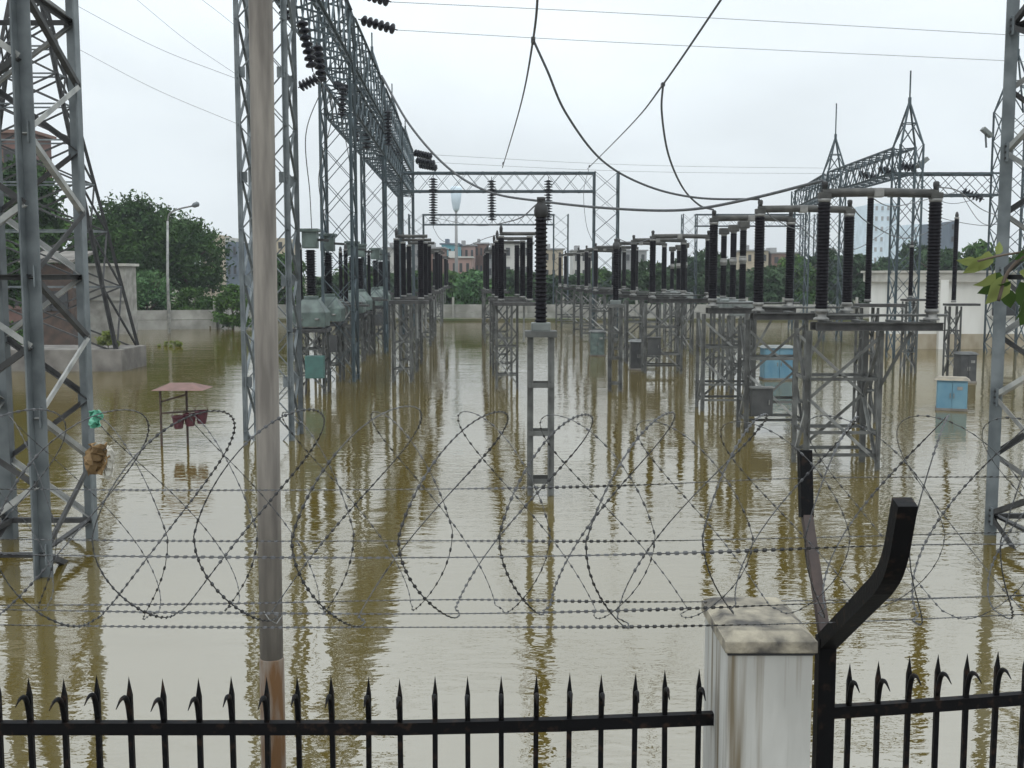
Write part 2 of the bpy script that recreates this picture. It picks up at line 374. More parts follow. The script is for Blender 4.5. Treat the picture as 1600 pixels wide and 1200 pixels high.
def post_profile(L, r0, r1, pitch):
    n = max(4, int(L / pitch)); pr = [(r0, 0)]
    for i in range(n):
        z = (i + 0.5) * L / n; e = L / n
        pr += [(r0, z - 0.30 * e), (r1, z - 0.12 * e), (r1, z - 0.02 * e), (r0, z + 0.28 * e)]
    pr.append((r0, L)); return pr
_post = {}
def post(parent, x, y, z0, z1, r=0.085, name='insulator', n=14, cap=True):
    L = round(z1 - z0, 3); k = (L, r, n)
    if k not in _post: _post[k] = (MB().lathe(post_profile(L, r * 0.85, r, 0.054), n).mesh('post_insulator', 'porcelain'),
        MB().lathe([(r * 1.0, -0.07), (r * 1.0, -0.02), (r * 0.8, 0.0)], n).mesh('end_flange', 'alu'), MB().lathe([(r * 0.8, L), (r * 0.95, L + 0.02), (r * 0.95, L + 0.06)], n).mesh('end_flange', 'alu'))
    o = add(name, _post[k][0], parent, Matrix.Translation((x, y, z0)))
    if cap:
        for q in (1, 2): add('end_flange', _post[k][q], o, Matrix.Translation((x, y, z0)))
    return o

_disc = None
def disc_string(p0, p1, label, r=0.13, n=None, wirelen=0.12):
    global _disc
    p0, p1 = Vector(p0), Vector(p1); d = p1 - p0; L = d.length; t = d.normalized()
    n = n or max(5, int(L / 0.15))
    o = thing('insulator_string', p0, label, 'insulator', 'disc insulator strings on the gantries')
    if _disc is None:
        _disc = MB().lathe([(0.25, -0.42), (0.45, -0.36), (0.48, -0.12), (0.95, -0.02), (1.0, 0.16), (0.6, 0.28), (0.3, 0.42)], 14).mesh('porcelain_disc', 'porcelain_disc')
    member('tie_rod', p0, p1, 0.03, 'galv_dark', o, 'rod')
    q = d.to_track_quat('Z', 'Y').to_matrix().to_4x4(); s = L * 0.86 / n
    for i in range(n):
        add('disc', _disc, o, Matrix.Translation(p0 + t * (L * 0.07 + s * (i + 0.5))) @ q @ Matrix.Diagonal((r, r, s * 1.05, 1)))
    return o

def curve_pts(ctrl, n=24):
    P = [Vector(p) for p in ctrl]
    if len(P) == 2: return P
    out = []
    Q = [P[0] * 2 - P[1]] + P + [P[-1] * 2 - P[-2]]
    for i in range(1, len(Q) - 2):
        a, b, c, d = Q[i - 1:i + 3]
        for k in range(n):
            t = k / n
            out.append(0.5 * ((2 * b) + (c - a) * t + (2 * a - 5 * b + 4 * c - d) * t * t + (3 * b - a - 3 * c + d) * t ** 3))
    out.append(P[-1]); return out
def cable(name, ctrl, r, label, cat='cable', m='wire', group=None, n=14):
    pts = curve_pts(ctrl, n); o = MB().tube(pts, r, 6).build(name, m, None, Matrix.Translation(pts[0]))
    return tag(o, label, cat, group)
ORD = ['nearest', 'second', 'third', 'fourth', 'fifth', 'sixth', 'seventh', 'eighth', 'ninth', 'tenth', 'eleventh', 'twelfth']

# ------------------------------------------------------------------ ground and water
def sheet(name, x0, x1, y0, y1, z, m): 
    return struct(MB().raw([(x0, y0, z), (x1, y0, z), (x1, y1, z), (x0, y1, z)], [(0, 1, 2, 3)]).build(name, m))
sheet('flood_water', -260, 260, 4.75, 84, 0.0, 'water')
sheet('ground', -2500, 2500, -300, 4000, -1.2, 'land')
b = MB(); b.box((0, 700, -0.5), (2600, 1245, 1.3)); struct(b.build('far_land', 'land'))           # dry land behind the boundary wall, top 0.15
b = MB(); b.box((-70, 75.5, -0.5), (104, 19, 1.35)); struct(b.build('side_land', 'land'))          # dry land behind the left wall
b = MB(); b.box((0, -18, -0.5), (400, 44.6, 1.7)); struct(b.build('roadside_bank', 'bank'))       # the bank the photographer stands on

# ------------------------------------------------------------------ near lattice towers
def near_tower(cx, legs, z1, ph, label):
    o = thing('lattice_tower', (cx[0], cx[1], 0), label, 'tower', 'near lattice towers')
    z0 = -0.9
    names = ['leg'] * 4
    rolls = {0: PI, 1: PI / 2, 2: 0, 3: -PI / 2}
    for i, (x, y) in enumerate(legs):
        member('leg', (x, y, z0), (x, y, z1), 0.148, 'galv', o, 'angle', rolls[i])
    k = int((z1 - 0.1) / ph)
    for i in range(4):
        a, bb = Vector((*legs[i], 0)), Vector((*legs[(i + 1) % 4], 0))
        dirv = (bb - a).normalized(); nrm = Vector((dirv.y, -dirv.x, 0))
        for j in range(-1, k + 1):
            za, zb = 0.25 + j * ph, 0.25 + (j + 1) * ph
            if zb > z1: continue
            zm = (za + zb) / 2
            m1 = ('galv_light', 'galv_dark')[(j + i) % 2]
            off = nrm * 0.03
            member('brace', a + Vector((0, 0, za)) + off, bb + Vector((0, 0, zm)) + off, 0.062, m1, o, 'angle', 0)
            member('brace', bb + Vector((0, 0, zm)) + off, a + Vector((0, 0, zb)) + off, 0.062, ('galv_dark', 'galv_light')[(j + i) % 2], o, 'angle', PI / 2)
            mb = MB()
            R = Matrix((dirv, nrm, Vector((0, 0, 1)))).transposed()
            mb.box(a + Vector((0, 0, za)) + dirv * 0.06 + nrm * 0.05, (0.16, 0.012, 0.22), R)
            g = mb.build('gusset_plate', 'galv', o)
            for bz in (-0.07, 0.0, 0.07):
                c = a + Vector((0, 0, za + bz)) + dirv * 0.07 + nrm * 0.06
                MB().box(c, (0.025, 0.02, 0.025), R).build('bolt', 'galv_dark', g)
            if j % 2 == 0: member('strut', a + Vector((0, 0, za)) - off, bb + Vector((0, 0, za)) - off, 0.06, 'galv_dark', o, 'angle', PI)
    return o
dA = Dw(903); dB = Dw(842)
xA = X(66, dA); xB = X(146, dB)
near_tower((xA - 0.6, (dA + dB) / 2), [(xA - 1.05, dA), (xA, dA), (xB, dB), (xB - 1.0, dB)], 8.4, 1.47, 'big near lattice tower of galvanised steel at the left edge, bolted gussets')
dR = Dw(835); xR = X(1549, dR)
near_tower((xR + 0.6, dR - 1), [(xR, dR - 1.95), (xR + 1.1, dR - 1.95), (xR + 1.1, dR), (xR, dR)], 8.4, 1.47, 'near lattice tower cut off by the right edge, one leg in view')

# splayed line tower standing on a concrete footing, far left
pl = thing('splayed_tower', (-16, 38, 0), 'splayed dark lattice tower on a concrete footing behind the left near tower', 'tower')
zt = 12.6
def spl(sx, sy, z): 
    h = 2.95 + (0.45 - 2.95) * (z - 0.6) / (zt - 0.6)
    return Vector((-16.2 + sx * h, 38.0 + sy * h * 0.36, z))
for sx, sy in ((-1, -1), (1, -1), (1, 1), (-1, 1)): member('leg', spl(sx, sy, 0.5), spl(sx, sy, zt), 0.11, 'galv_dark', pl, 'angle')
zs = [0.6, 2.8, 4.7, 6.3, 7.7, 8.9, 9.9, 10.8, 11.6, 12.4]
for (s0, s1) in (((-1, -1), (1, -1)), ((1, -1), (1, 1)), ((1, 1), (-1, 1)), ((-1, 1), (-1, -1))):
    for i in range(len(zs) - 1):
        member('brace', spl(*s0, zs[i]), spl(*s1, zs[i + 1]), 0.055, 'galv_dark', pl); member('brace', spl(*s1, zs[i]), spl(*s0, zs[i + 1]), 0.055, 'galv_dark', pl)
        if i: member('strut', spl(*s0, zs[i]), spl(*s1, zs[i]), 0.05, 'galv', pl)
fx1, fzt = X(192, 36.8), W(150, 546, 36.8).z
b = MB(); b.box((fx1 - 4.5, 38.0, (fzt - 0.8) / 2), (9.0, 2.5, fzt + 0.8)); tag(b.build('tower_footing', 'concrete_dk', None, Matrix.Translation((fx1 - 4.5, 38, 0)), 0.04), 'low weathered concrete footing rising from the water under the splayed tower', 'footing')

# ------------------------------------------------------------------ gantries
DRIFT = -0.04
def lx(d): return -4.72 + DRIFT * (d - 21.7)
g = thing('steel_gantry', (lx(21.7), 21.7, 0), 'long lattice gantry running away along the left row beside the steel pole', 'gantry')
gd = [21.7, 33.5, 46.0, 58.0, 70.0]
for i, d in enumerate(gd):
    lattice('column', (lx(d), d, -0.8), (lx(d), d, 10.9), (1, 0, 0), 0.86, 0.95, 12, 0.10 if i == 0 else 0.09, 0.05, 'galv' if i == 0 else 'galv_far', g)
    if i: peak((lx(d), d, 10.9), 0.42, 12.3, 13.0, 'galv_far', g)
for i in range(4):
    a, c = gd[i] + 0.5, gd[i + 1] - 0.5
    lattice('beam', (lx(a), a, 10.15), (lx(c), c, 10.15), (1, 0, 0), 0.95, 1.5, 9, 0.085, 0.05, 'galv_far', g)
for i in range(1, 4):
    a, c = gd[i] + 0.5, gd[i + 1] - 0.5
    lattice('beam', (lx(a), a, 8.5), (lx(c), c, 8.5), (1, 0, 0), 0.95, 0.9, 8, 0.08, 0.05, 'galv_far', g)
# far cross gantry
g2 = thing('steel_gantry', (4.5, 57.6, 0), 'lattice gantry crossing the middle of the yard with three hanging insulators', 'gantry')
DG = 57.6; xr2 = X(946, DG, 4); zgt, zgb = W(800, 269, DG).z, W(800, 301, DG).z
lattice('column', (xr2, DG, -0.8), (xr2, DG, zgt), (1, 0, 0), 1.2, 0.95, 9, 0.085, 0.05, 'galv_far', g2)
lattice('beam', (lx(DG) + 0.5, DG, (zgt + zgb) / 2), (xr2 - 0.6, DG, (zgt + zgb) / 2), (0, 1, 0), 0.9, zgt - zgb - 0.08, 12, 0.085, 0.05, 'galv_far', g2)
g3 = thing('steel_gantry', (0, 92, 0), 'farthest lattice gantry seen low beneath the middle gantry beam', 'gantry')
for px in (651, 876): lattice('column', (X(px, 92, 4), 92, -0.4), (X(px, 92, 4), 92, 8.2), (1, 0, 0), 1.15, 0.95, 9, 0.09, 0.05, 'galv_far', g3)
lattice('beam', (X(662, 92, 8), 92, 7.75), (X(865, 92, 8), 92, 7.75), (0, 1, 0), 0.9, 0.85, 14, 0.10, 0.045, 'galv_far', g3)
for px in (697, 738, 775, 818): 
    pass
# right hand gantry row with lightning masts
g4 = thing('steel_gantry', (15.3, 43, 0), 'right hand lattice gantry with two tall lightning masts above a white building', 'gantry')
rcol = [(X(1416, 43, 6), 43.0), (X(1302, 54, 6), 54.0), (X(1250, 66, 6), 66.0)]
for i, (x, d) in enumerate(rcol):
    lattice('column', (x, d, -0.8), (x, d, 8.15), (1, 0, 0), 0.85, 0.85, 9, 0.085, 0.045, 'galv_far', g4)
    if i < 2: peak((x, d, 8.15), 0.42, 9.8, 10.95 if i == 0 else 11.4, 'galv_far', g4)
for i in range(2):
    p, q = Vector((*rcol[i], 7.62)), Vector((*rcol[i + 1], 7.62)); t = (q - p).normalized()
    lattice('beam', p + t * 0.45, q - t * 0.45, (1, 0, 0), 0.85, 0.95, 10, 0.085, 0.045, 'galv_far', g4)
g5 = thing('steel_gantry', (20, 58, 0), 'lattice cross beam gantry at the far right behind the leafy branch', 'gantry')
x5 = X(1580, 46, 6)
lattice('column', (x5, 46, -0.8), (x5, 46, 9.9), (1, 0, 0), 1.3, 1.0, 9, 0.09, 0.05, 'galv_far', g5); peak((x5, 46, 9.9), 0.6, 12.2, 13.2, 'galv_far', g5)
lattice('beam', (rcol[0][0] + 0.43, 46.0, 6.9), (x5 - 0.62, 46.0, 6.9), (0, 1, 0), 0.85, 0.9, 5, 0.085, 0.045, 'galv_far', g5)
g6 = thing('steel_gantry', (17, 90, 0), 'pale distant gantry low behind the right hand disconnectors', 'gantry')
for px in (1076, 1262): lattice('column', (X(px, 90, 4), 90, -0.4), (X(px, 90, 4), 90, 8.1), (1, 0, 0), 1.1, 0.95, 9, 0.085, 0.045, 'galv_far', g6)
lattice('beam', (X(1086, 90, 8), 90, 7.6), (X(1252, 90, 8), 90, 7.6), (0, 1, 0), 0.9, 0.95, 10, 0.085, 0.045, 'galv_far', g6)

# disc insulator strings
NS = [((470, 26, 23.2), (489, 112, 23.0), 'dark disc insulator string hanging leftmost beneath the left gantry beam'),
      ((495, 66, 25.5), (503, 132, 25.2), 'dark disc insulator string second from left beneath the left gantry beam'),
      ((441, -18, 22.6), (447, 36, 22.6), 'dark disc insulator string behind the column beside the steel pole'),
      ((466, 137, 25.4), (497, 122, 25.3), 'short disc string pulled sideways to the left of the gantry beam'),
      ((536, 130, 31.2), (534, 186, 31.2), 'disc string hanging in front of the second gantry column'),
      ((606, 168, 43), (607, 232, 43), 'disc string hanging at the third gantry column'),
      ((556, 172, 39), (557, 226, 39), 'disc string hanging between the second and third gantry columns, left one'),
      ((572, 186, 41), (573, 236, 41), 'disc string hanging between the second and third gantry columns, right one'),
      ((596, 214, 50), (597, 258, 50), 'disc string hanging between the third and fourth gantry columns'),
      ((622, 226, 60), (622, 268, 60), 'disc string hanging at the fourth gantry column'),
      ((523, 132, 35), (545, 140, 34), 'short disc string pulled sideways at the second gantry column'),
      ((560, 30, 26.5), (621, 47, 26.2), 'long disc string stretched right from the gantry beam toward the sky wires, lower one'),
      ((552, -14, 25.0), (611, 3, 24.7), 'disc string stretched right at the top edge of the photo, upper one'),
      ((677, 272, 57.0), (677, 356, 57.0), 'hanging disc string under the middle gantry, leftmost of three'),
      ((768, 276, 57.0), (769, 350, 57.0), 'hanging disc string under the middle gantry, between the other two'),
      ((857, 276, 57.0), (856, 350, 57.0), 'hanging disc string under the middle gantry, nearest its right column'),
      ((1400, 258, 44), (1431, 263, 43.5), 'short tension string uppermost on the right hand gantry'),
      ((1371, 262, 46), (1400, 273, 45.5), 'short tension string second from top on the right hand gantry'),
      ((1341, 270, 49), (1371, 279, 48.5), 'short tension string lowest on the right hand gantry'),
      ((1502, 298, 46), (1538, 312, 45.5), 'tension string on the cross beam behind the leafy branch'),
      ((645, 238, 52), (676, 245, 51.5), 'short tension string uppermost at the far end of the left gantry'),
      ((648, 250, 53), (681, 256, 52.5), 'short tension string middle one at the far end of the left gantry'),
      ((653, 257, 54), (684, 263, 53.5), 'short tension string lowest at the far end of the left gantry')]
for a, c, l in NS: disc_string(W(*a), W(*c), l, r=0.125 if a[2] < 40 else (0.17 if a[2] < 56.5 else 0.23))

# ------------------------------------------------------------------ switchyard equipment
def xframe(parent, x0, x1, y0, y1, z0, z1, lw, m, panels=2, braces=True, rails=()):
    cs = [(x0, y0), (x1, y0), (x1, y1), (x0, y1)]
    for i, (x, y) in enumerate(cs): member('leg', (x, y, z0), (x, y, z1), lw, m, parent, 'angle', (0, PI / 2, PI, -PI / 2)[i])
    for i in range(4):
        (ax, ay), (bx, by) = cs[i], cs[(i + 1) % 4]
        if braces:
            zz = np.linspace(0.15, z1 - 0.1, panels + 1)
            for j in range(panels):
                s = (i + j) % 2
                p, q = ((ax, ay, zz[j]), (bx, by, zz[j + 1])) if s else ((bx, by, zz[j]), (ax, ay, zz[j + 1]))
                member('brace', p, q, lw * 0.62, 'galv_light' if (i + j) % 3 == 0 else m, parent, 'angle')
        for z in rails: member('rail', (ax, ay, z), (bx, by, z), lw * 0.65, m, parent, 'angle')

def disconnector(xl, d, label, span=1.8, zt=4.52, group='disconnectors in the right hand row', box=None, near=False):
    o = thing('disconnector', (xl + span / 2, d, 0), label, 'disconnector', group)
    x0, x1 = xl - 0.2, xl + 0.95
    xframe(o, x0, x1, d - 0.05, d + 0.75, -0.9, 2.3, 0.085, 'support', 2, True, (1.5, 0.62, 0.25))
    member('strut', (x1, d - 0.05, 1.35), (xl + span - 0.35, d - 0.05, 2.28), 0.055, 'support', o, 'angle')
    for yy in (d - 0.12, d + 0.22):
        MB().box((xl + span / 2, yy, 2.37), (span + 0.25, 0.05, 0.13)).box((xl + span / 2, yy - 0.03, 2.43), (span + 0.25, 0.09, 0.012)).box((xl + span / 2, yy - 0.03, 2.31), (span + 0.25, 0.09, 0.012)).build('base_channel', 'platform', o)
    for k in range(4):
        x = xl + span * (k + 0.1) / 3.2
        MB().box((x, d + 0.05, 2.455), (0.10, 0.5, 0.035)).build('cross_plate', 'support', o)
    MB().tube([(xl - 0.1, d + 0.02, 2.55), (xl + span + 0.25, d + 0.02, 2.55)], 0.022).build('drive_rod', 'support', o)
    r = 0.110
    for x in (xl, xl + span):
        MB().lathe([(0.13, 2.47), (0.13, 2.50), (0.09, 2.52), (0.09, 2.60), (0.12, 2.62)], 12, (x, d + 0.05, 0)).build('bearing', 'alu', o)
        post(o, x, d + 0.05, 2.66, zt - 0.15, r)
        MB().box((x, d + 0.05, zt - 0.04), (0.2, 0.14, 0.1)).build('clamp', 'tube', o, None, 0.015)
        MB().lathe([(0.045, zt), (0.045, zt + 0.1), (0.052, zt + 0.11), (0.052, zt + 0.17), (0.03, zt + 0.19)], 10, (x, d + 0.05, 0)).build('terminal', 'galv_dark', o)
    MB().tube([(xl - 0.04, d + 0.05, zt + 0.0), (xl + span * 0.5, d + 0.05, zt + 0.015), (xl + span + 0.03, d + 0.05, zt - 0.01)], 0.072, 12).build('blade_tube', 'tube', o)
    MB().box((xl + span * 0.48, d + 0.05, zt), (0.16, 0.15, 0.14)).build('contact', 'alu', o, None, 0.02)
    if box:
        bx = MB().box((x0 + 0.25, d - 0.2, box), (0.42, 0.24, 0.55)).build('mechanism_box', 'darkbox', o, None, 0.015)
        MB().box((x0 + 0.25, d - 0.2, box + 0.29), (0.48, 0.30, 0.03)).build('box_roof', 'support', bx)
        MB().box((x0 + 0.38, d - 0.33, box), (0.02, 0.03, 0.1)).build('handle', 'alu', bx)
    return o
for i, (px, d, bz) in enumerate(((1287, 18.0, None), (1187, 22.4, 0.65), (1115, 26.0, None))):
    disconnector(X(px, d, 3.5), d, ['nearest and largest disconnector of the right hand row, with tall black insulators', 'second disconnector of the right hand row, with a dark box on its frame', 'third disconnector of the right hand row, left of the two bigger ones'][i], box=bz)
for i, (px, d) in enumerate(((1020, 36), (990, 40), (967, 44))):
    disconnector(X(px, d, 3.5), d, ['first', 'second', 'third'][i] + ' disconnector of the mid-distance group right of the centre', group='disconnectors in the mid-distance group', zt=4.45, box=0.9 if i == 0 else None)
for i, d in enumerate((52, 56, 60, 68, 72)):
    px = 730 + 10440 / d
    disconnector(X(px, d, 3.5), d, ORD[i] + ' disconnector of the far group under the middle gantry beam', group='disconnectors in the far group', zt=4.5, span=1.9)

def pedestal(o, x, d, z1, w, lw, m, battens):
    for sx in (-1, 1):
        for sy in (-1, 1): member('leg', (x + sx * w / 2, d + sy * w / 2, -0.9), (x + sx * w / 2, d + sy * w / 2, z1), lw, m, o, 'angle', {(-1, -1): 0, (1, -1): PI / 2, (1, 1): PI, (-1, 1): -PI / 2}[(sx, sy)])
    for z in battens:
        for sy in (-1, 1): MB().box((x, d + sy * (w / 2 + lw * 0.36), z), (w + lw * 1.1, 0.014, 0.07)).build('batten', m, o)
        for sx in (-1, 1): MB().box((x + sx * (w / 2 + lw * 0.36), d, z), (0.014, w + lw * 0.5, 0.07)).build('batten', m, o)
def voltage_transformer(px, d, label, zb=2.52, zi=4.02, w=0.27):
    x = X(px, d, 2.4); o = thing('voltage_transformer', (x, d, 0), label, 'transformer', 'voltage transformers on slim pedestals')
    pedestal(o, x, d, 2.34, w, 0.085, 'support', (1.62, 0.92, 0.22))
    MB().box((x, d, 2.375), (0.46, 0.44, 0.05)).box((x, d - 0.225, 2.36), (0.46, 0.02, 0.09)).build('platform', 'support', o, None, 0.008)
    MB().box((x, d, (2.40 + zb) / 2), (0.28, 0.28, zb - 2.40)).build('base_tank', 'mech', o, None, 0.02)
    MB().lathe(post_profile(zi - zb, 0.074, 0.094, 0.058), 18, (x, d, zb)).build('insulator', 'porcelain', o)
    MB().lathe([(0.075, zi), (0.098, zi + 0.03), (0.102, zi + 0.10), (0.09, zi + 0.16), (0.06, zi + 0.2), (0.055, zi + 0.24), (0.062, zi + 0.25), (0.062, zi + 0.29)], 16, (x, d, 0)).build('cap', 'galv_dark', o)
    return o
voltage_transformer(845, Dw(772), 'tall slim voltage transformer on a two-post pedestal, nearest, in the middle of the photo')
voltage_transformer(962, 30.5, 'slim voltage transformer on pedestal right of the centre, behind the middle one', zi=3.9)
def arrester(px, d, zi, label, z1=2.3):
    x = X(px, d, 2.4); o = thing('post_insulator_stand', (x, d, 0), label, 'insulator stand', 'single post insulator stands')
    xframe(o, x - 0.17, x + 0.17, d - 0.17, d + 0.17, -0.9, z1 - 0.05, 0.06, 'support', 4, True, (0.7, 1.5))
    MB().box((x + 0.25, d, z1), (1.0, 0.4, 0.07)).build('platform', 'platform', o)
    post(o, x, d, z1 + 0.14, zi, 0.075)
    MB().lathe([(0.04, zi), (0.06, zi + 0.12), (0.03, zi + 0.22)], 8, (x, d, 0)).build('terminal', 'galv_dark', o)
    return o
arrester(1355, 24.0, 4.85, 'dark insulator post on a lattice stand between the two nearest disconnectors', 2.55)
arrester(1490, 34, 4.9, 'thin insulator post on a stand before the white building, right one')
arrester(1422, 36, 4.1, 'thin insulator post on a stand before the white building, left one', 2.4)
for i, (px, d) in enumerate(((470, 35.0), (541, 36.5), (533, 40.0), (577, 45.0), (571, 49.0), (603, 58.0), (608, 62.0))):
    arrester(px, d, 4.0, ORD[i] + ' dark post insulator on a stand among the left current transformers', 2.2)
# breaker poles
def breaker(px, d, label, zt=4.55, boxm='mech', group='breaker poles'):
    x = X(px, d, 3); o = thing('breaker_pole', (x, d, 0), label, 'circuit breaker', group)
    xframe(o, x - 0.3, x + 0.3, d - 0.3, d + 0.3, -0.9, 2.1, 0.07, 'support', 2, True, (0.6, 1.4))
    MB().box((x, d, 2.3), (0.62, 0.62, 0.4)).build('mechanism_box', boxm, o, None, 0.03)
    post(o, x, d, 2.57, 3.5, 0.1); MB().lathe([(0.11, 3.55), (0.11, 3.66)], 12, (x, d, 0)).build('flange', 'alu', o)
    post(o, x, d, 3.72, zt - 0.15, 0.1)
    MB().box((x, d, zt), (0.30, 0.26, 0.2)).build('head', 'tube', o, None, 0.04)
    return o
for i, (px, d) in enumerate(((1160, 30.0), (1145, 32.2), (1130, 34.4))): breaker(px, d, ['right', 'middle', 'left'][i] + ' of three breaker poles close together behind the third disconnector')
for i, (px, d) in enumerate(((1070, 45), (1060, 48), (1050, 51))): breaker(px, d, ['right', 'middle', 'left'][i] + ' of three small breaker poles behind the mid-distance disconnectors', 4.4)
# current transformers along the left row
def current_transformer(px, d, label, k):
    x = X(px, d, 3); o = thing('current_transformer', (x, d, 0), label, 'transformer', 'current transformers in the left row')
    xframe(o, x - 0.36, x + 0.36, d - 0.36, d + 0.36, -0.9, 1.8, 0.075, 'support', 2, True, (0.5, 1.2))
    MB().frustum((x, d, 1.82), (0.86, 0.8), (x, d, 2.2), (0.9, 0.84)).frustum((x, d, 2.2), (0.9, 0.84), (x, d, 2.55), (0.42, 0.42)).lathe([(0.2, 2.54), (0.2, 2.64)], 14, (x, d, 0)).build('tank', 'tankgreen', o, None, 0.02)
    for sx in (-1, 1): MB().lathe([(0.06, 0), (0.06, 0.05)], 8, (x + sx * 0.22, d - 0.44, 2.0)).build('tank_valve', 'alu', o)
    MB().lathe(post_profile(1.22, 0.11, 0.155, 0.065), 16, (x, d, 2.66)).build('insulator', 'porcelain', o)
    MB().box((x, d, 4.14), (0.40, 0.40, 0.44)).box((x, d, 4.40), (0.52, 0.52, 0.09)).build('head', 'tankgreen', o, None, 0.03)
    MB().bar((x + 0.2, d, 4.15), (x + 0.5, d, 4.13), 0.07).build('terminal', 'galv_dark', o)
    MB().tube(curve_pts([(x - 0.2, d - 0.38, 1.85), (x - 0.26, d - 0.44, 1.3), (x - 0.1, d - 0.42, 0.6), (x - 0.14, d - 0.42, -0.3)], 5), 0.03, 6).build('control_cable', 'galv_dark', o)
    MB().box((x, d, 1.72), (0.95, 0.9, 0.10)).build('bed_frame', 'galv_dark', o, None, 0.01)
    MB().bar((x - 0.42, d - 0.42, 0.9), (x - 0.30, d - 0.42, 2.1), 0.045).build('operating_lever', 'galv_light', o)
    if k: MB().box((x + 0.1, d - 0.40, 1.15), (0.45, 0.3, 0.5)).build('terminal_box', 'darkbox', o, None, 0.02)
    if k == 0: MB().box((x + 0.15, d - 0.42, 0.75), (0.5, 0.35, 0.6)).build('terminal_box', 'teal', o, None, 0.02)
    return o
for i, (px, d) in enumerate(((486, 30.0), (513, 33.5), (551, 41), (563, 44.5), (587, 51), (595, 55))):
    current_transformer(px, d, ORD[i] + ' current transformer with pale green tank in the left row under the gantry', i)
# slim disconnectors left of the centre
def slim(px, d, label, span, group, zt=4.35):
    xl = X(px, d, 3); o = thing('disconnector', (xl, d, 0), label, 'disconnector', group)
    xframe(o, xl - 0.12, xl + span * 0.55, d - 0.1, d + 0.45, -0.9, 2.35, 0.065, 'support', 3, True, (0.4, 1.2))
    MB().box((xl + span / 2, d, 2.40), (span + 0.45, 0.45, 0.10)).build('platform', 'platform', o)
    for x in (xl, xl + span): post(o, x, d, 2.55, zt - 0.12, 0.095)
    MB().tube([(xl - 0.03, d, zt), (xl + span + 0.2, d, zt)], 0.05, 8).build('blade_tube', 'tube', o)
    MB().lathe([(0.04, zt), (0.05, zt + 0.15), (0.02, zt + 0.25)], 8, (xl, d, 0)).build('terminal', 'galv_dark', o)
    MB().bar((xl + span * 0.8, d + 0.3, 1.3), (xl + span * 0.8, d + 0.3, 2.35), 0.05).build('operating_pipe', 'galv_light', o)
for i, d in enumerate((33, 36.5, 40, 50, 54, 58, 70, 75)): slim(730 - 110 * 33 / d, d, ORD[i] + ' slim disconnector in the row just left of the open water', 0.72, 'slim disconnectors left of the open water')
for i, d in enumerate((31, 35, 39, 52, 56, 60)): slim(730 + 53 * 31 / d, d, ORD[i] + ' slim disconnector in the row just right of the open water', 0.80, 'slim disconnectors right of the open water')

# kiosks
def kiosk(px, d, zt, w, dep, label, m='kioskblue', rot=0.0, top='kiosktop'):
    x = X(px, d, zt / 2); Mx = Matrix.Translation((x, d, 0)) @ Matrix.Rotation(rot, 4, 'Z')
    o = tag(add('control_kiosk', None, None, Mx), label, 'cabinet', 'control kiosks standing in the water')
    def pt(name, c, s, mm, par=o, bev=0.008):
        return add(name, MB().box((0, 0, 0), s).mesh(name, mm, bev), par, Mx @ Matrix.Translation(c))
    pt('body', (0, 0, (zt - 0.9) / 2), (w, dep, zt + 0.9), m)
    pt('mud_line', (0, 0, 0.03), (w + 0.036, dep + 0.052, 0.06), 'concrete_dk')
    for s in (-1, 1):
        dd = pt('door', (s * w * 0.245, -dep / 2 - 0.012, (zt - 0.9) / 2), (w * 0.47, 0.02, zt + 0.8), m)
        pt('handle', (s * w * 0.06, -dep / 2 - 0.035, zt * 0.5), (0.02, 0.03, 0.12), 'alu', dd, 0.003)
    pt('label_plate', (w * 0.25, -dep / 2 - 0.028, zt * 0.75), (0.12, 0.008, 0.08), 'alu', o, 0.002)
    r = add('roof', MB().frustum((0, 0, 0), (w + 0.12, dep + 0.12), (0, 0, 0.07), (w * 0.9, dep * 0.7)).mesh('roof', top, 0.01), o, Mx @ Matrix.Translation((0, 0, zt)))
    return o
kiosk(1487, Dw(640), 0.72, 0.68, 0.5, 'bright blue two-door cabinet standing in the water near the right tower leg', rot=-0.35)
kiosk(1214, 34, 0.98, 0.92, 0.6, 'blue cabinet in the water behind the second disconnector frame', top='mech')
kiosk(933, 44, 0.95, 0.55, 0.5, 'small teal cabinet half sunk right of the middle transformer', m='tankgreen', top='support')
kiosk(1508, 33, 0.85, 0.5, 0.45, 'dark grey cabinet half sunk before the white building', m='darkbox', top='support')
kiosk(997, 37.5, 0.95, 0.55, 0.45, 'grey cabinet half sunk beside the mid-distance disconnector frame', m='darkbox', top='support')

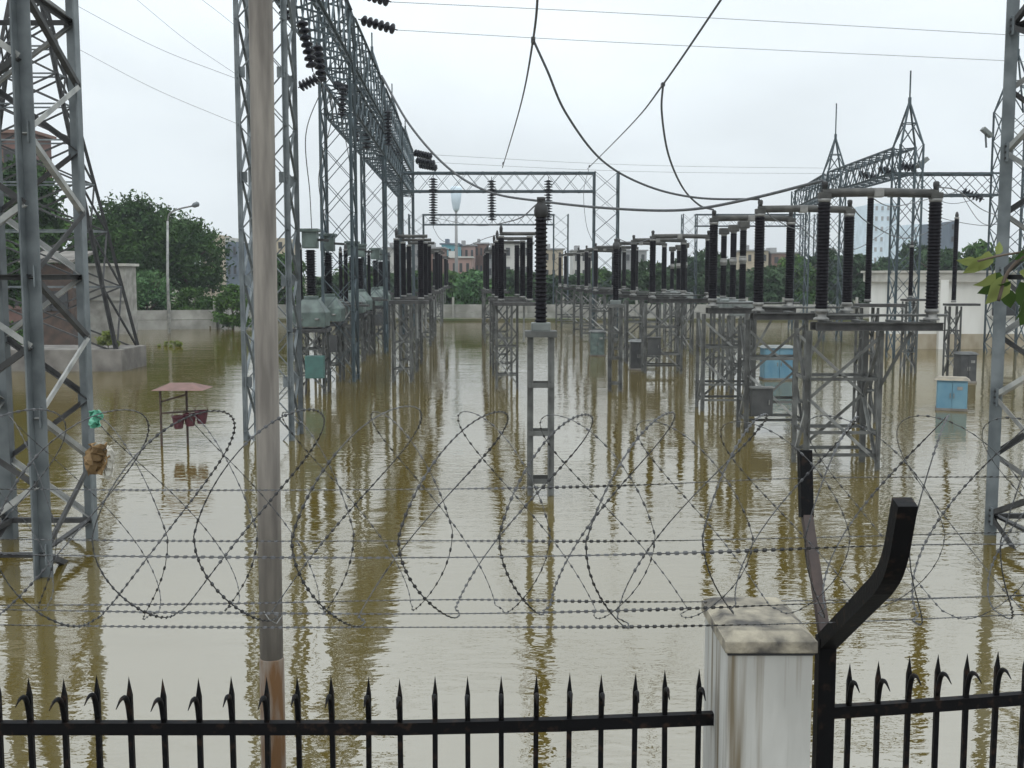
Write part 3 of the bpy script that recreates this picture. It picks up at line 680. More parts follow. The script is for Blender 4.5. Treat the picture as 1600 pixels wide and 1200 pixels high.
# ------------------------------------------------------------------ fire bucket stand
dS = Dw(697); xs = X(270, dS); zr = 1.08
o = thing('bucket_stand', (xs, dS, 0), 'small roofed fire bucket stand in the water left of the steel pole', 'stand')
xp0, xp1 = X(252, dS, 0.5), X(290, dS, 0.5)
for x, y in ((xp0, dS), (xp1, dS + 0.12)): member('post', (x, y, -0.9), (x, y, zr), 0.045, 'rustiron', o, 'angle')
member('cross_bar', (xp0, dS, zr - 0.25), (xp1, dS + 0.12, zr - 0.12), 0.035, 'rustiron', o, 'angle'); member('cross_bar', (xp0, dS, 0.62), (xp1 + 0.36, dS + 0.2, 0.66), 0.03, 'rustiron', o)
xm = X(284, dS, zr)
MB().frustum((xm, dS + 0.05, zr), (0.95, 0.75), (xm - 0.02, dS + 0.05, zr + 0.11), (0.42, 0.1)).build('roof', 'roofred', o)
for k in range(3):
    x = X(280 + 17 * k, dS, 0.5); z = 0.34 + 0.04 * k
    bk = MB().lathe([(0.075, z), (0.085, z + 0.03), (0.12, z + 0.22), (0.132, z + 0.225), (0.132, z + 0.24), (0.115, z + 0.24), (0.08, z + 0.06)], 14, (x, dS - 0.05 + 0.05 * k, 0)).build('fire_bucket', 'bucket', None, Matrix.Translation((x, dS, z)))
    tag(bk, ['left', 'middle', 'right'][k] + ' of three maroon fire buckets hanging on the roofed stand', 'bucket', 'maroon fire buckets')
    pts = [(x + 0.12 * math.cos(a), dS - 0.05 + 0.05 * k, z + 0.24 + 0.13 * math.sin(a)) for a in np.linspace(0, PI, 9)]
    MB().tube(pts, 0.006, 5).build('bucket_handle', 'rustiron', bk)

# ------------------------------------------------------------------ steel pole, street lamp, floodlights
dP = 5.12
pb, pj, ptp = W(428, 1215, dP), W(424.5, 1027, dP), W(406, -60, dP)
po = thing('utility_pole', (pb.x, dP, 0), 'tall weathered steel pole with rusty wider base, nearest thing behind the razor coil', 'pole')
ax = (ptp - pb).normalized()
MB().tube([pj - ax * 0.03, pj.lerp(ptp, 0.3), pj.lerp(ptp, 0.6), ptp, ptp + ax * 1.5], [0.0545, 0.0545, 0.0540, 0.0535, 0.0525], 24).build('shaft', 'pole', po)
MB().tube([pb - ax * 1.9, pb, pj - ax * 0.006, pj], [0.0585, 0.0585, 0.0585, 0.0545], 24).build('rusty_base', 'rustbase', po)
MB().tube([W(412, 955, dP - 0.06), W(420, 968, dP - 0.066), W(432, 975, dP - 0.06), W(441, 960, dP)], 0.004, 6).build('tie_wire', 'alu', po)

dl = 61; xl_ = X(262, dl, 3)
o = thing('street_lamp', (xl_, dl, 0), 'slim street lamp with one curved arm before the big left tree', 'street lamp')
top = W(262, 345, dl); e = W(300, 322, dl); h0 = W(311, 318, dl)
MB().tube([(xl_, dl, -0.5), (xl_, dl, 3.2), top], [0.09, 0.075, 0.06], 10).build('post', 'galv_light', o)
MB().tube(curve_pts([top, W(265, 334, dl), W(278, 327, dl), e], 6), 0.045, 8).build('arm', 'galv_light', o)
MB().tube([e, e.lerp(h0, 0.3), e.lerp(h0, 0.8), h0], [0.06, 0.14, 0.15, 0.07], 10).build('lamp_head', 'galv', o)
def flood(px, py, d, a, label):
    c = W(px, py, d); o = thing('floodlight', c, label, 'floodlight', 'floodlights on the right gantries')
    R = Matrix.Rotation(a, 3, 'Y')
    MB().box(c, (0.5, 0.3, 0.16), R).build('housing', 'mech', o, None, 0.03)
    MB().bar(c + R @ Vector((0, 0, -0.08)), c + Vector((0, 0, -0.6)), 0.06).build('bracket', 'galv', o)
flood(1542, 207, 45, 0.7, 'small floodlight tilted on a bracket beside the tall right gantry column')
flood(1441, 254, 43, -0.7, 'small floodlight tilted on a bracket beside the taller lightning mast')
dm = 118; xm_ = X(713, dm, 6)
o = thing('floodlight_mast', (xm_, dm, 0.1), 'pale far floodlight mast with a round head seen through the middle gantry', 'mast')
MB().tube([(xm_, dm, 0.1), (xm_, dm, 11.2)], [0.22, 0.12], 10).build('shaft', 'far_grey', o)
MB().lathe([(0.2, 9.9), (0.35, 10.2), (0.5, 11.0), (0.62, 12.3), (0.5, 12.5)], 14, (xm_, dm, 0)).build('lamp_ring', 'far_haze_blue', o)

# ------------------------------------------------------------------ cables
R18, R24 = 18.0, 22.4
tB = Vector((X(1187, 22.4, 4.6), 22.45, 4.72)); tA = Vector((X(1115, 26, 4.6), 26.05, 4.72)); tC = Vector((X(1287, 18, 4.6), 18.05, 4.72))
clA = W(833, 62, 19.5); clB = W(1036, 132, 23.0)
cable('overhead_conductor', [W(842, -40, 16.5), clA, W(812, 170, 33), W(785, 262, 54)], 0.02, 'overhead conductor from the top edge down to the middle gantry, left one', 'cable', group='overhead bus conductors')
cable('overhead_conductor', [W(1160, -50, 18), clB, W(985, 196, 35), W(918, 264, 54)], 0.02, 'overhead conductor from the top edge down to the middle gantry, right one', 'cable', group='overhead bus conductors')
cable('dropper_cable', [clA, W(855, 110, 19.7), W(885, 178, 20.2), W(940, 250, 21), W(1010, 290, 21.6), W(1090, 309, 22), tB], 0.022, 'sagging dropper cable from the left overhead conductor to the second disconnector', 'cable')
cable('dropper_cable', [clB, W(1034, 175, 23.2), W(1044, 240, 23.8), W(1066, 292, 24.8), W(1092, 320, 25.6), tA], 0.022, 'short dropper cable from the right overhead conductor to the third disconnector', 'cable')
cable('dropper_cable', [W(596, 118, 27), W(640, 195, 26), W(700, 262, 25), W(765, 300, 23.8), W(850, 315, 22.5), W(960, 326, 21), W(1070, 328, 20), W(1170, 311, 19), tC], 0.026, 'long heavy cable sagging from the left gantry to the nearest disconnector', 'cable')
def clamp(p, q, label):
    c = Vector(p); t = (Vector(q) - c).normalized(); R = t.to_track_quat('Z', 'Y').to_matrix()
    tag(MB().box(c, (0.07, 0.07, 0.22), R).box(c + t * 0.22, (0.05, 0.09, 0.16), R).build('cable_clamp', 'wire', None, Matrix.Translation(c)), label, 'clamp', 'clamps on the overhead conductors')
clamp(clA, W(812, 170, 33), 'dark clamp where the long dropper leaves the left overhead conductor')
clamp(clB, W(985, 196, 35), 'dark clamp where the short dropper leaves the right overhead conductor')
clamp(W(786, 256, 53), W(790, 240, 50), 'small clamp on the left overhead conductor above the middle gantry')
clamp(W(921, 260, 53), W(928, 252, 50), 'small clamp on the right overhead conductor above the middle gantry')
SW = [([(611, 3, 24.7), (1000, 22, 25), (1640, 58, 26)], 'upper thin line wire crossing the sky to the right'),
      ([(621, 47, 26.2), (1000, 68, 26.5), (1640, 98, 27)], 'lower thin line wire crossing the sky to the right'),
      ([(100, -2, 30), (240, 72, 29), (372, 124, 28)], 'thin wire across the left sky, upper of two long ones'),
      ([(110, 70, 30), (240, 138, 29), (372, 194, 28)], 'thin wire across the left sky, lower of two long ones'),
      ([(205, -8, 32), (290, 62, 31), (372, 118, 30)], 'thin wire across the left sky, short steep one'),
      ([(300, -12, 32), (340, 18, 31), (372, 44, 30)], 'thin wire at the top of the left sky beside the gantry column'),
      ([(640, 240, 60), (1000, 258, 62), (1400, 264, 66)], 'faint level wire behind the middle gantry, upper'),
      ([(640, 252, 60), (1000, 268, 62), (1400, 272, 66)], 'faint level wire behind the middle gantry, lower')]
for ps, l in SW: cable('line_wire', [W(*q) for q in ps], 0.007 if ps[0][2] < 50 else 0.010, l, 'wire', 'thinwire', 'thin line wires in the sky')
SL = [([(505, 134, 25.2), (478, 210, 25.5), (484, 300, 28), (487, 357, 30)], 'slack jumper wire dropping to the nearest current transformer'),
      ([(490, 114, 23), (520, 170, 26), (498, 280, 30), (513, 360, 33)], 'slack jumper wire dropping to the second current transformer'),
      ([(534, 188, 31), (548, 270, 36), (552, 370, 41)], 'slack jumper wire dropping behind the second gantry column'),
      ([(677, 356, 54), (690, 375, 50), (722, 385, 46), (760, 372, 40), (783, 366, 31)], 'slack wire sagging low between the slim disconnectors'),
      ([(920, 264, 54), (912, 300, 54), (916, 350, 53), (926, 378, 52)], 'slack wire hanging left of the middle gantry column'),
      ([(1431, 318, 43), (1470, 340, 40), (1530, 352, 40), (1560, 350, 40)], 'slack black wire right of the nearest disconnector blade'),
      ([(1466, 292, 18), (1500, 300, 22), (1540, 330, 30), (1590, 345, 40)], 'slack wire leaving the nearest disconnector to the right'),
      ([(1325, 316, 22.4), (1360, 350, 24), (1420, 372, 30), (1490, 345, 34)], 'slack wire between the second disconnector and the thin post')]
SL += [([(1187, 318, 22.4), (1215, 345, 24), (1260, 352, 28), (1300, 300, 43)], 'slack wire behind the second disconnector blade'),
       ([(1240, 345, 26), (1290, 385, 30), (1340, 388, 34), (1400, 350, 43)], 'slack wire behind the third disconnector blade, lower'),
       ([(1431, 265, 43), (1450, 300, 43), (1490, 318, 44), (1560, 300, 46)], 'drooping wire under the far right cross beam, left one'),
       ([(1500, 300, 45), (1530, 345, 45), (1555, 348, 45), (1570, 310, 46)], 'drooping wire under the far right cross beam, right one'),
       ([(1356, 305, 24), (1390, 322, 26), (1430, 316, 32), (1502, 298, 45)], 'wire from the dark lattice-stand post to the far right cross beam'),
       ([(843, 316, 16.2), (800, 345, 24), (740, 352, 40), (678, 340, 56)], 'slack wire from the middle transformer back to the hanging insulator'),
       ([(962, 372, 30.5), (990, 380, 34), (1020, 372, 36)], 'short slack wire right of the middle gantry column')]
for ps, l in SL: cable('jumper_wire', [W(*q) for q in ps], 0.012, l, 'wire', 'wire', 'slack jumper wires')

# ------------------------------------------------------------------ foliage
def crown_mesh(name, rx, ry, rz, n_clump, per, leaf, m, seed, base=0.0):
    r = np.random.default_rng(seed)
    th = r.uniform(0, 2 * PI, n_clump); cz = r.uniform(-0.75, 1, n_clump); rad = r.uniform(0.45, 1.0, n_clump) ** 0.6
    cx = np.sqrt(np.maximum(0, 1 - cz ** 2)) * np.cos(th) * rad * rx; cy = np.sqrt(np.maximum(0, 1 - cz ** 2)) * np.sin(th) * rad * ry
    lump = 1 + 0.16 * np.sin(3 * th + seed) + 0.12 * np.sin(5 * th + 2 * cz)
    C = np.stack([cx * lump, cy * lump, cz * rad * rz], 1)
    sc = r.uniform(0.09, 0.19, n_clump) * min(rx, rz)
    N = n_clump * per
    P = np.repeat(C, per, 0) + r.normal(0, 1, (N, 3)) * np.repeat(sc, per)[:, None] * np.array([1.15, 1.15, 0.72])
    a = r.normal(0, 1, (N, 3)); a /= np.linalg.norm(a, axis=1)[:, None]
    b_ = r.normal(0, 1, (N, 3)); b_[:, 2] += 0.6; b_ -= a * np.sum(a * b_, 1)[:, None]; b_ /= np.linalg.norm(b_, axis=1)[:, None]
    s = leaf * r.uniform(0.6, 1.35, N)[:, None]
    V = np.stack([P - a * s, P + b_ * s * 0.42, P + a * s, P - b_ * s * 0.42], 1).reshape(-1, 3)
    V[:, 2] += base
    me = bpy.data.meshes.new(name); me.vertices.add(4 * N); me.vertices.foreach_set('co', V.ravel())
    me.loops.add(4 * N); me.loops.foreach_set('vertex_index', np.arange(4 * N)); me.polygons.add(N); me.polygons.foreach_set('loop_start', np.arange(0, 4 * N, 4)); me.polygons.foreach_set('loop_total', np.full(N, 4))
    me.update(calc_edges=True); me.materials.append(M[m]); return me
_tk = {}
def trunk_mesh(h, r, seed):
    k = (round(h, 2), round(r, 2), seed)
    if k in _tk: return _tk[k]
    rr = random.Random(seed); b = MB(); pts = [(0, 0, 0)]
    for i in range(1, 6): pts.append((pts[-1][0] + rr.uniform(-.08, .08) * h * .2, pts[-1][1] + rr.uniform(-.08, .08) * h * .2, h * i / 5))
    b.tube(pts, [r * (1 - 0.13 * i) for i in range(6)], 9)
    for j in range(7):
        q = Vector(pts[2 + j % 4]); a = rr.uniform(0, 2 * PI); L = h * rr.uniform(0.35, 0.6)
        e = q + Vector((math.cos(a) * L, math.sin(a) * L, L * rr.uniform(0.5, 1.0))); md = q.lerp(e, 0.5) + Vector((0, 0, L * 0.08))
        b.tube([q, md, e], [r * 0.45, r * 0.3, r * 0.1], 6)
    _tk[k] = b.mesh('trunk', 'bark'); return _tk[k]
_crowns = {}
def tree(px, d, ytop, wpx, m, label, z0=0.15, leaf=0.2, key=0, dens=1.0, low=0.15, group='trees behind the yard', name='tree'):
    x = X(px, d, 3); zt = W(px, ytop, d).z; wid = wpx * d / F; h = zt - z0
    zb = z0 + h * low; rz = (zt - zb) / 2; rx = wid / 2
    o = thing(name, (x, d, z0), label, 'tree' if name == 'tree' else 'bush', group)
    nc = int(60 * dens); per = 90
    kk = (m, key, round(rx / rz * 3), nc, round(leaf / rz * 12))
    if kk not in _crowns: _crowns[kk] = (crown_mesh('crown', rx, rx * 0.9, rz, nc, per, leaf, m, 100 + key), rx, rz)
    me, r0, z_0 = _crowns[kk]
    add('crown', me, o, Matrix.Translation((x, d, zb + rz * 0.93)) @ Matrix.Rotation(random.uniform(0, 6.28), 4, 'Z') @ Matrix.Diagonal((rx / r0 * .92, rx / r0 * .92, rz / z_0 * .9, 1)))
    add('trunk', trunk_mesh(1.0, 0.045, key % 3), o, Matrix.Translation((x, d, z0 - 0.2)) @ Matrix.Diagonal((h * 0.6, h * 0.6, h * 0.62, 1)))
    return o
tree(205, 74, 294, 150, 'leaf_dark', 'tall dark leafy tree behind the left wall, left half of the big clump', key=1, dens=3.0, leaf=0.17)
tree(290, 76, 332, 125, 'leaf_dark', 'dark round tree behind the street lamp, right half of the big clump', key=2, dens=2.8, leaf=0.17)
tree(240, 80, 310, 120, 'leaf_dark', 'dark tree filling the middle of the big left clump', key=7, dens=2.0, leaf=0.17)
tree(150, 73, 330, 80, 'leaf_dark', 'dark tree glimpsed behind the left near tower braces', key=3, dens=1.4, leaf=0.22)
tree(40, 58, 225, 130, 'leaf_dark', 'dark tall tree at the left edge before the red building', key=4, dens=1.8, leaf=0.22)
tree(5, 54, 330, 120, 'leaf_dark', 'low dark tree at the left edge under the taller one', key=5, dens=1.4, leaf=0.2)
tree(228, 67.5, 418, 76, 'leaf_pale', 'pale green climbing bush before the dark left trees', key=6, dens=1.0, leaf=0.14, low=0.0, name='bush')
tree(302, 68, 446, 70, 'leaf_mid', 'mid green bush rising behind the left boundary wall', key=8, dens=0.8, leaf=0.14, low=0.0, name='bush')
tree(362, 66, 440, 60, 'leaf_mid', 'green bush overhanging the wall corner beside the steel pole', key=9, dens=0.9, leaf=0.14, low=-0.1, z0=0.0, name='bush')
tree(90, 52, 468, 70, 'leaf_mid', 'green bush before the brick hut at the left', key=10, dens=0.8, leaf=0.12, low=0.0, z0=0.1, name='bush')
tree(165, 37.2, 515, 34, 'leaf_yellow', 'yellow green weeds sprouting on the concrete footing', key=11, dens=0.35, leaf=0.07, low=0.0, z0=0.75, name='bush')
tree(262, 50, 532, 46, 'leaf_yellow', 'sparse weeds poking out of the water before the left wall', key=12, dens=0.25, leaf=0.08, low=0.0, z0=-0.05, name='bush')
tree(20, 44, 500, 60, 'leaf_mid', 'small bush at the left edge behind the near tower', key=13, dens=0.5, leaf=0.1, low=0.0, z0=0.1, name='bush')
bg = [(445, 388, 70, 1), (520, 420, 60, 0), (560, 405, 70, 1), (610, 415, 60, 0), (660, 418, 50, 1), (705, 420, 46, 1), (738, 414, 55, 2), (772, 432, 46, 1), (806, 408, 60, 0), (850, 412, 60, 0), (895, 418, 52, 0), (935, 415, 54, 1), (975, 408, 60, 0),
      (1020, 402, 62, 3), (1070, 395, 66, 3), (1110, 384, 72, 3), (1160, 408, 62, 0), (1200, 398, 66, 0), (1240, 392, 64, 1), (1290, 382, 76, 3), (1340, 378, 66, 0), (1385, 396, 60, 3), (1432, 372, 62, 3), (1476, 366, 64, 0), (1530, 368, 66, 1), (1580, 378, 62, 0)]
BGW = ['just right of the steel pole', 'behind the nearest current transformer', 'behind the third gantry column', 'behind the far end of the left gantry', 'behind the slim left disconnectors', 'below the dark brick house', 'below the pinkish house, over open water', 'left of the middle transformer', 'directly behind the middle transformer', 'just right of the middle transformer', 'below the white house by the middle gantry column',
       'at the foot of the middle gantry column', 'right of the middle gantry column', 'behind the nearest mid-distance disconnector', 'behind the small breaker poles', 'left of the third disconnector', 'behind the three breaker poles', 'left of the second disconnector post', 'between the second and third disconnectors', 'left of the nearest disconnector post', 'below the pale blue tower block', 'left of the white building', 'over the left corner of the white building', 'over the middle of the white building', 'just left of the right tower leg', 'behind the leafy branch', 'past the right edge']
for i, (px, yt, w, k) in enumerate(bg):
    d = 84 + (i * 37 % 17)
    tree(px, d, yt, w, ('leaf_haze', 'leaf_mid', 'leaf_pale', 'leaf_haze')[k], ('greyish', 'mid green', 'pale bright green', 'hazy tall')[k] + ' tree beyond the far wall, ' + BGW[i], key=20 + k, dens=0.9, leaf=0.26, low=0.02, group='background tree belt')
# a leafy branch hanging into the picture at the right
o = thing('leafy_branch', W(1640, 380, 3.9), 'leafy branch with yellow green leaves hanging in at the right edge', 'branch')
br = [W(1660, 360, 3.9), W(1610, 392, 3.85), W(1575, 425, 3.82), W(1560, 470, 3.8)]
MB().tube(curve_pts(br, 6), 0.006, 6).build('twig', 'bark', o)
MB().tube(curve_pts([W(1610, 392, 3.85), W(1560, 400, 3.8), W(1528, 408, 3.78)], 6), 0.004, 6).build('twig', 'bark', o)
def leafmesh(m):
    b = MB(); L = [(0, 0), (0.18, 0.30), (0.42, 0.44), (0.7, 0.30), (1.0, 0)]
    vs = []; fs = []
    for x, w in L:
        z = -0.25 * x * x
        for s in (-1, 0, 1): vs.append((x, s * w * 0.8, z + (abs(s) * 0.14 * (1 if w else 0))))
    for i in range(4):
        for j in range(2): fs.append((i * 3 + j, i * 3 + j + 1, i * 3 + j + 4, i * 3 + j + 3))
    b.raw(vs, fs, True); return b.mesh('leaf', m)
LM = {k: leafmesh(k) for k in ('leaf_yellow', 'leaf_big', 'leaf_mid')}
lv = [(1545, 392, 1.9, 40, 'leaf_yellow'), (1535, 400, 2.25, 44, 'leaf_yellow'), (1524, 404, 2.9, 32, 'leaf_yellow'), (1556, 398, -1.2, 26, 'leaf_yellow'), (1562, 425, 2.0, 34, 'leaf_big'), (1556, 425, 2.4, 44, 'leaf_yellow'), (1570, 430, 2.0, 60, 'leaf_yellow'), (1556, 442, 2.5, 36, 'leaf_big'), (1572, 450, 1.3, 40, 'leaf_big'),
      (1594, 440, 1.2, 62, 'leaf_big'), (1602, 452, 1.6, 56, 'leaf_big'), (1585, 405, -0.6, 34, 'leaf_mid'), (1600, 400, 0.3, 44, 'leaf_mid'), (1592, 425, 0.4, 36, 'leaf_yellow'), (1612, 470, 1.9, 50, 'leaf_big'), (1580, 438, 2.6, 24, 'leaf_mid')]
for i, (px, py, a, ln, k) in enumerate(lv):
    q = W(px, py, 3.8 + 0.03 * (i % 5)); s = ln * 0.85 * 3.85 / F
    R = Matrix.Rotation(a - 0.0, 4, 'Y') @ Matrix.Rotation(random.uniform(-0.9, 0.9) + PI / 2 * 0.8, 4, 'X')
    add('leaf', LM[k], o, Matrix.Translation(q) @ R @ Matrix.Diagonal((s, s, s, 1)))

# ------------------------------------------------------------------ walls and buildings
def panel_wall(p0, p1, h, step, label, rows=3, z0=-0.6, postx=0.5, group='boundary walls'):
    p0, p1 = Vector((*p0, 0)), Vector((*p1, 0)); L = (p1 - p0).length; n = max(1, round(L / step)); t = (p1 - p0).normalized(); ang = math.atan2(t.y, t.x)
    o = thing('boundary_wall', p0, label, 'wall', group); st = L / n
    pm = MB().box((0, 0, 0), (st - 0.02, 0.06, (h - z0) / rows - 0.02)).mesh('panel', 'wallpanel', 0.008); qm = MB().box((0, 0, 0), (0.16, 0.16, h + postx - z0)).mesh('post', 'wallpanel', 0.01)
    R = Matrix.Rotation(ang, 4, 'Z')
    for i in range(n + 1):
        c = p0 + t * (st * i); add('post', qm, o, Matrix.Translation((c.x, c.y, (h + postx + z0) / 2)) @ R)
        if i < n:
            c = p0 + t * (st * (i + 0.5))
            for j in range(rows): add('panel', pm, o, Matrix.Translation((c.x, c.y + 0.12, z0 + (h - z0) * (j + 0.5) / rows)) @ R)
    return o
panel_wall((X(120, 64), 64), (X(336, 66), 66), 1.15, 2.55, 'pale concrete panel wall at the water edge before the left trees')
panel_wall((X(336, 66), 66.2), (X(420, 79), 79), 1.1, 2.8, 'concrete panel wall turning away behind the steel pole')
panel_wall((X(420, 79), 79.4), (30, 79.4), 1.12, 2.7, 'long pale panel wall across the far side of the flooded yard')

def house(px0, px1, ytop, d, dep, m, label, floors=2, cols=3, z0=0.1, roof=None, wm='void', group=None, xoff=None):
    x0, x1 = X(px0, d, 3), X(px1, d, 3); zt = W(px0, ytop, d).z
    o = thing('house', ((x0 + x1) / 2, d + dep / 2, z0), label, 'building', group)
    MB().box(((x0 + x1) / 2, d + dep / 2, (zt + z0) / 2), (x1 - x0, dep, zt - z0)).build('wall', m, o)
    if roof: MB().box(((x0 + x1) / 2, d + dep / 2, zt + 0.09), (x1 - x0 + 0.5, dep + 0.5, 0.18)).box(((x0 + x1) / 2 - (x1 - x0) * 0.25, d + dep / 2, zt + 0.5), ((x1 - x0) * 0.22, dep * 0.3, 0.7)).build('roof', roof, o)
    fh = (zt - z0) / floors; cw = (x1 - x0) / cols
    for f in range(floors):
        for c in range(cols):
            xx = x0 + cw * (c + 0.5); zz = z0 + fh * (f + 0.55)
            w = MB().box((xx, d - 0.02, zz), (cw * 0.42, 0.1, fh * 0.42)).build('window', wm, o)
            MB().box((xx, d - 0.09, zz - fh * 0.24), (cw * 0.52, 0.16, fh * 0.05)).build('sill', m, w)
    return o
HG = 'far town houses'
house(-60, 56, 208, 66, 3, 'redbldg', 'tall faded red building at the left edge behind the trees', 3, 2, roof='far_brick')
house(316, 338, 366, 150, 8, 'far_cream', 'pale narrow far building just right of the left trees', 4, 2, group=HG)
house(340, 354, 370, 155, 8, 'far_white', 'white narrow far tower block beside the left gantry column', 5, 1, group=HG)
house(354, 372, 378, 140, 8, 'far_slate', 'dark slate far building behind the left gantry column', 3, 2, group=HG)
house(418, 446, 372, 130, 8, 'far_cream', 'cream far building right of the steel pole', 4, 2, group=HG)
TB = [(600, 640, 388, 150, 'far_white', 'white far house behind the slim left disconnectors'), (640, 668, 384, 150, 'far_grey', 'grey far house behind the slim left disconnectors'), (668, 692, 388, 140, 'far_brick', 'dark brick far house left of the turquoise one'), (690, 716, 382, 150, 'far_turq', 'turquoise far house on the skyline'),
      (716, 742, 384, 160, 'far_pink', 'pinkish far house right of the turquoise one'), (742, 762, 381, 165, 'far_brick', 'brown brick far house on the skyline centre'), (762, 786, 388, 160, 'far_grey', 'grey far house left of the middle transformer'), (786, 832, 380, 140, 'far_white', 'wide white far house behind the middle transformer'),
      (850, 880, 390, 150, 'far_cream', 'cream far house right of the middle transformer'), (895, 930, 392, 160, 'far_white', 'white far house behind the middle gantry column'), (975, 1010, 392, 170, 'far_grey', 'grey far house right of the middle gantry'), (1165, 1200, 392, 150, 'far_cream', 'cream far house between the right disconnectors'), (1205, 1250, 396, 150, 'far_brick', 'low brown far house behind the right disconnectors')]
for x0, x1, yt, d, m, l in TB: house(x0, x1, yt, d, 9, m, l, 3, 3, roof='far_grey' if m != 'far_turq' else 'far_slate', group=HG)
house(694, 736, 403, 132, 5, 'far_pink', 'low pinkish far house beneath the turquoise one', 2, 4, roof='far_white', group=HG)
house(1362, 1398, 318, 320, 20, 'far_haze_blue', 'pale blue hazy tower block behind the nearest disconnector', 8, 4, group=HG, wm='far_grey')
house(1424, 1456, 350, 260, 20, 'far_haze_blue', 'pale blue hazy block left of the white building', 5, 4, group=HG, wm='far_grey')
house(1480, 1494, 346, 180, 12, 'far_slate', 'dark narrow far tower above the trees at the right', 6, 1, group=HG)
# brick hut and grey house at the left
dh = 50
hx0, hx1 = X(48, dh, 2), X(112, dh, 2); hz = W(90, 412, dh).z
o = thing('brick_hut', ((hx0 + hx1) / 2, dh + 2, 0.1), 'brown brick hut with sloping sheet roof behind the left near tower', 'hut')
MB().box(((hx0 + hx1) / 2, dh + 1, hz / 2), (hx1 - hx0, 2, hz)).build('wall', 'brick', o)
MB().raw([(hx0 - .3, dh - .4, hz + .05), (hx1 + .3, dh - .4, hz + .05), (hx1 + .3, dh + 2.3, hz + .5), (hx0 - .3, dh + 2.3, hz + .5), (hx0 - .3, dh - .4, hz + .17), (hx1 + .3, dh - .4, hz + .17), (hx1 + .3, dh + 2.3, hz + .62), (hx0 - .3, dh + 2.3, hz + .62)], [(3, 2, 1, 0), (4, 5, 6, 7), (0, 1, 5, 4), (1, 2, 6, 5), (2, 3, 7, 6), (3, 0, 4, 7)]).build('roof', 'concrete_dk', o)
for k in (0.3, 0.7): MB().box((hx0 + (hx1 - hx0) * k, dh - 0.01, hz * 0.55), (0.8, 0.08, 0.9)).build('window', 'void', o)
gx0, gx1 = X(128, 60, 2), X(196, 60, 2); gz = W(160, 416, 60).z
o = thing('grey_shed', ((gx0 + gx1) / 2, 62, 0.1), 'grey flat concrete shed between the brick hut and the pale bush', 'shed')
MB().box(((gx0 + gx1) / 2, 60.9, gz / 2), (gx1 - gx0, 1.8, gz)).build('wall', 'concrete', o); MB().box(((gx0 + gx1) / 2, 60.9, gz + 0.08), (gx1 - gx0 + 0.3, 2.1, 0.14)).build('roof_slab', 'parapet', o)
MB().box(((gx0 + gx1) / 2, 59.93, gz * 0.52), (gx1 - gx0 + 0.02, 0.1, 0.16)).build('band', 'wallpanel', o)
# white building on the right
dw = Dw(545); wx0 = X(1389, dw, 2); wz = W(1500, 430, dw).z
o = thing('white_building', (wx0 + 7, dw + 4, 0), 'low whitewashed building with parapet and mud stained base at the right', 'building')
MB().box((wx0 + 8, dw + 1.3, wz / 2 - 0.6), (16, 2.6, wz + 1.2 - 0.3)).build('wall', 'whitewash', o)
MB().box((wx0 + 8, dw + 1.3, wz - 0.08), (16.5, 3.1, 0.42)).box((wx0 + 8, dw + 1.3, wz + 0.15), (16.7, 3.3, 0.1)).build('parapet', 'parapet', o)
MB().box((wx0 + 8, dw + 1.3, -0.1), (16.03, 2.63, 1.5)).build('stained_base', 'mudstain', o)
MB().box((wx0 + 8 + 0.01, dw - 0.10, wz / 2 - 0.5), (0.35, 0.25, wz + 0.6)).build('pilaster', 'whitewash', o)
MB().box((wx0 + 2.3, dw - 0.14, wz / 2 - 0.5), (0.35, 0.25, wz + 0.6)).build('pilaster', 'whitewash', o)
v = MB().box((wx0 + 0.95, dw - 0.03, 2.05), (0.36, 0.12, 0.36)).build('vent', 'void', o)
for k in range(3): MB().box((wx0 + 0.95, dw - 0.1, 1.94 + 0.11 * k), (0.36, 0.05, 0.03)).build('louvre', 'parapet', v)
for k in range(3): 
    w = MB().box((wx0 + 5.0 + 3.6 * k, dw - 0.03, 1.9), (1.0, 0.12, 0.9)).build('window', 'void', o)
    MB().box((wx0 + 5.0 + 3.6 * k, dw - 0.12, 1.41), (1.2, 0.2, 0.08)).build('sill', 'parapet', w)

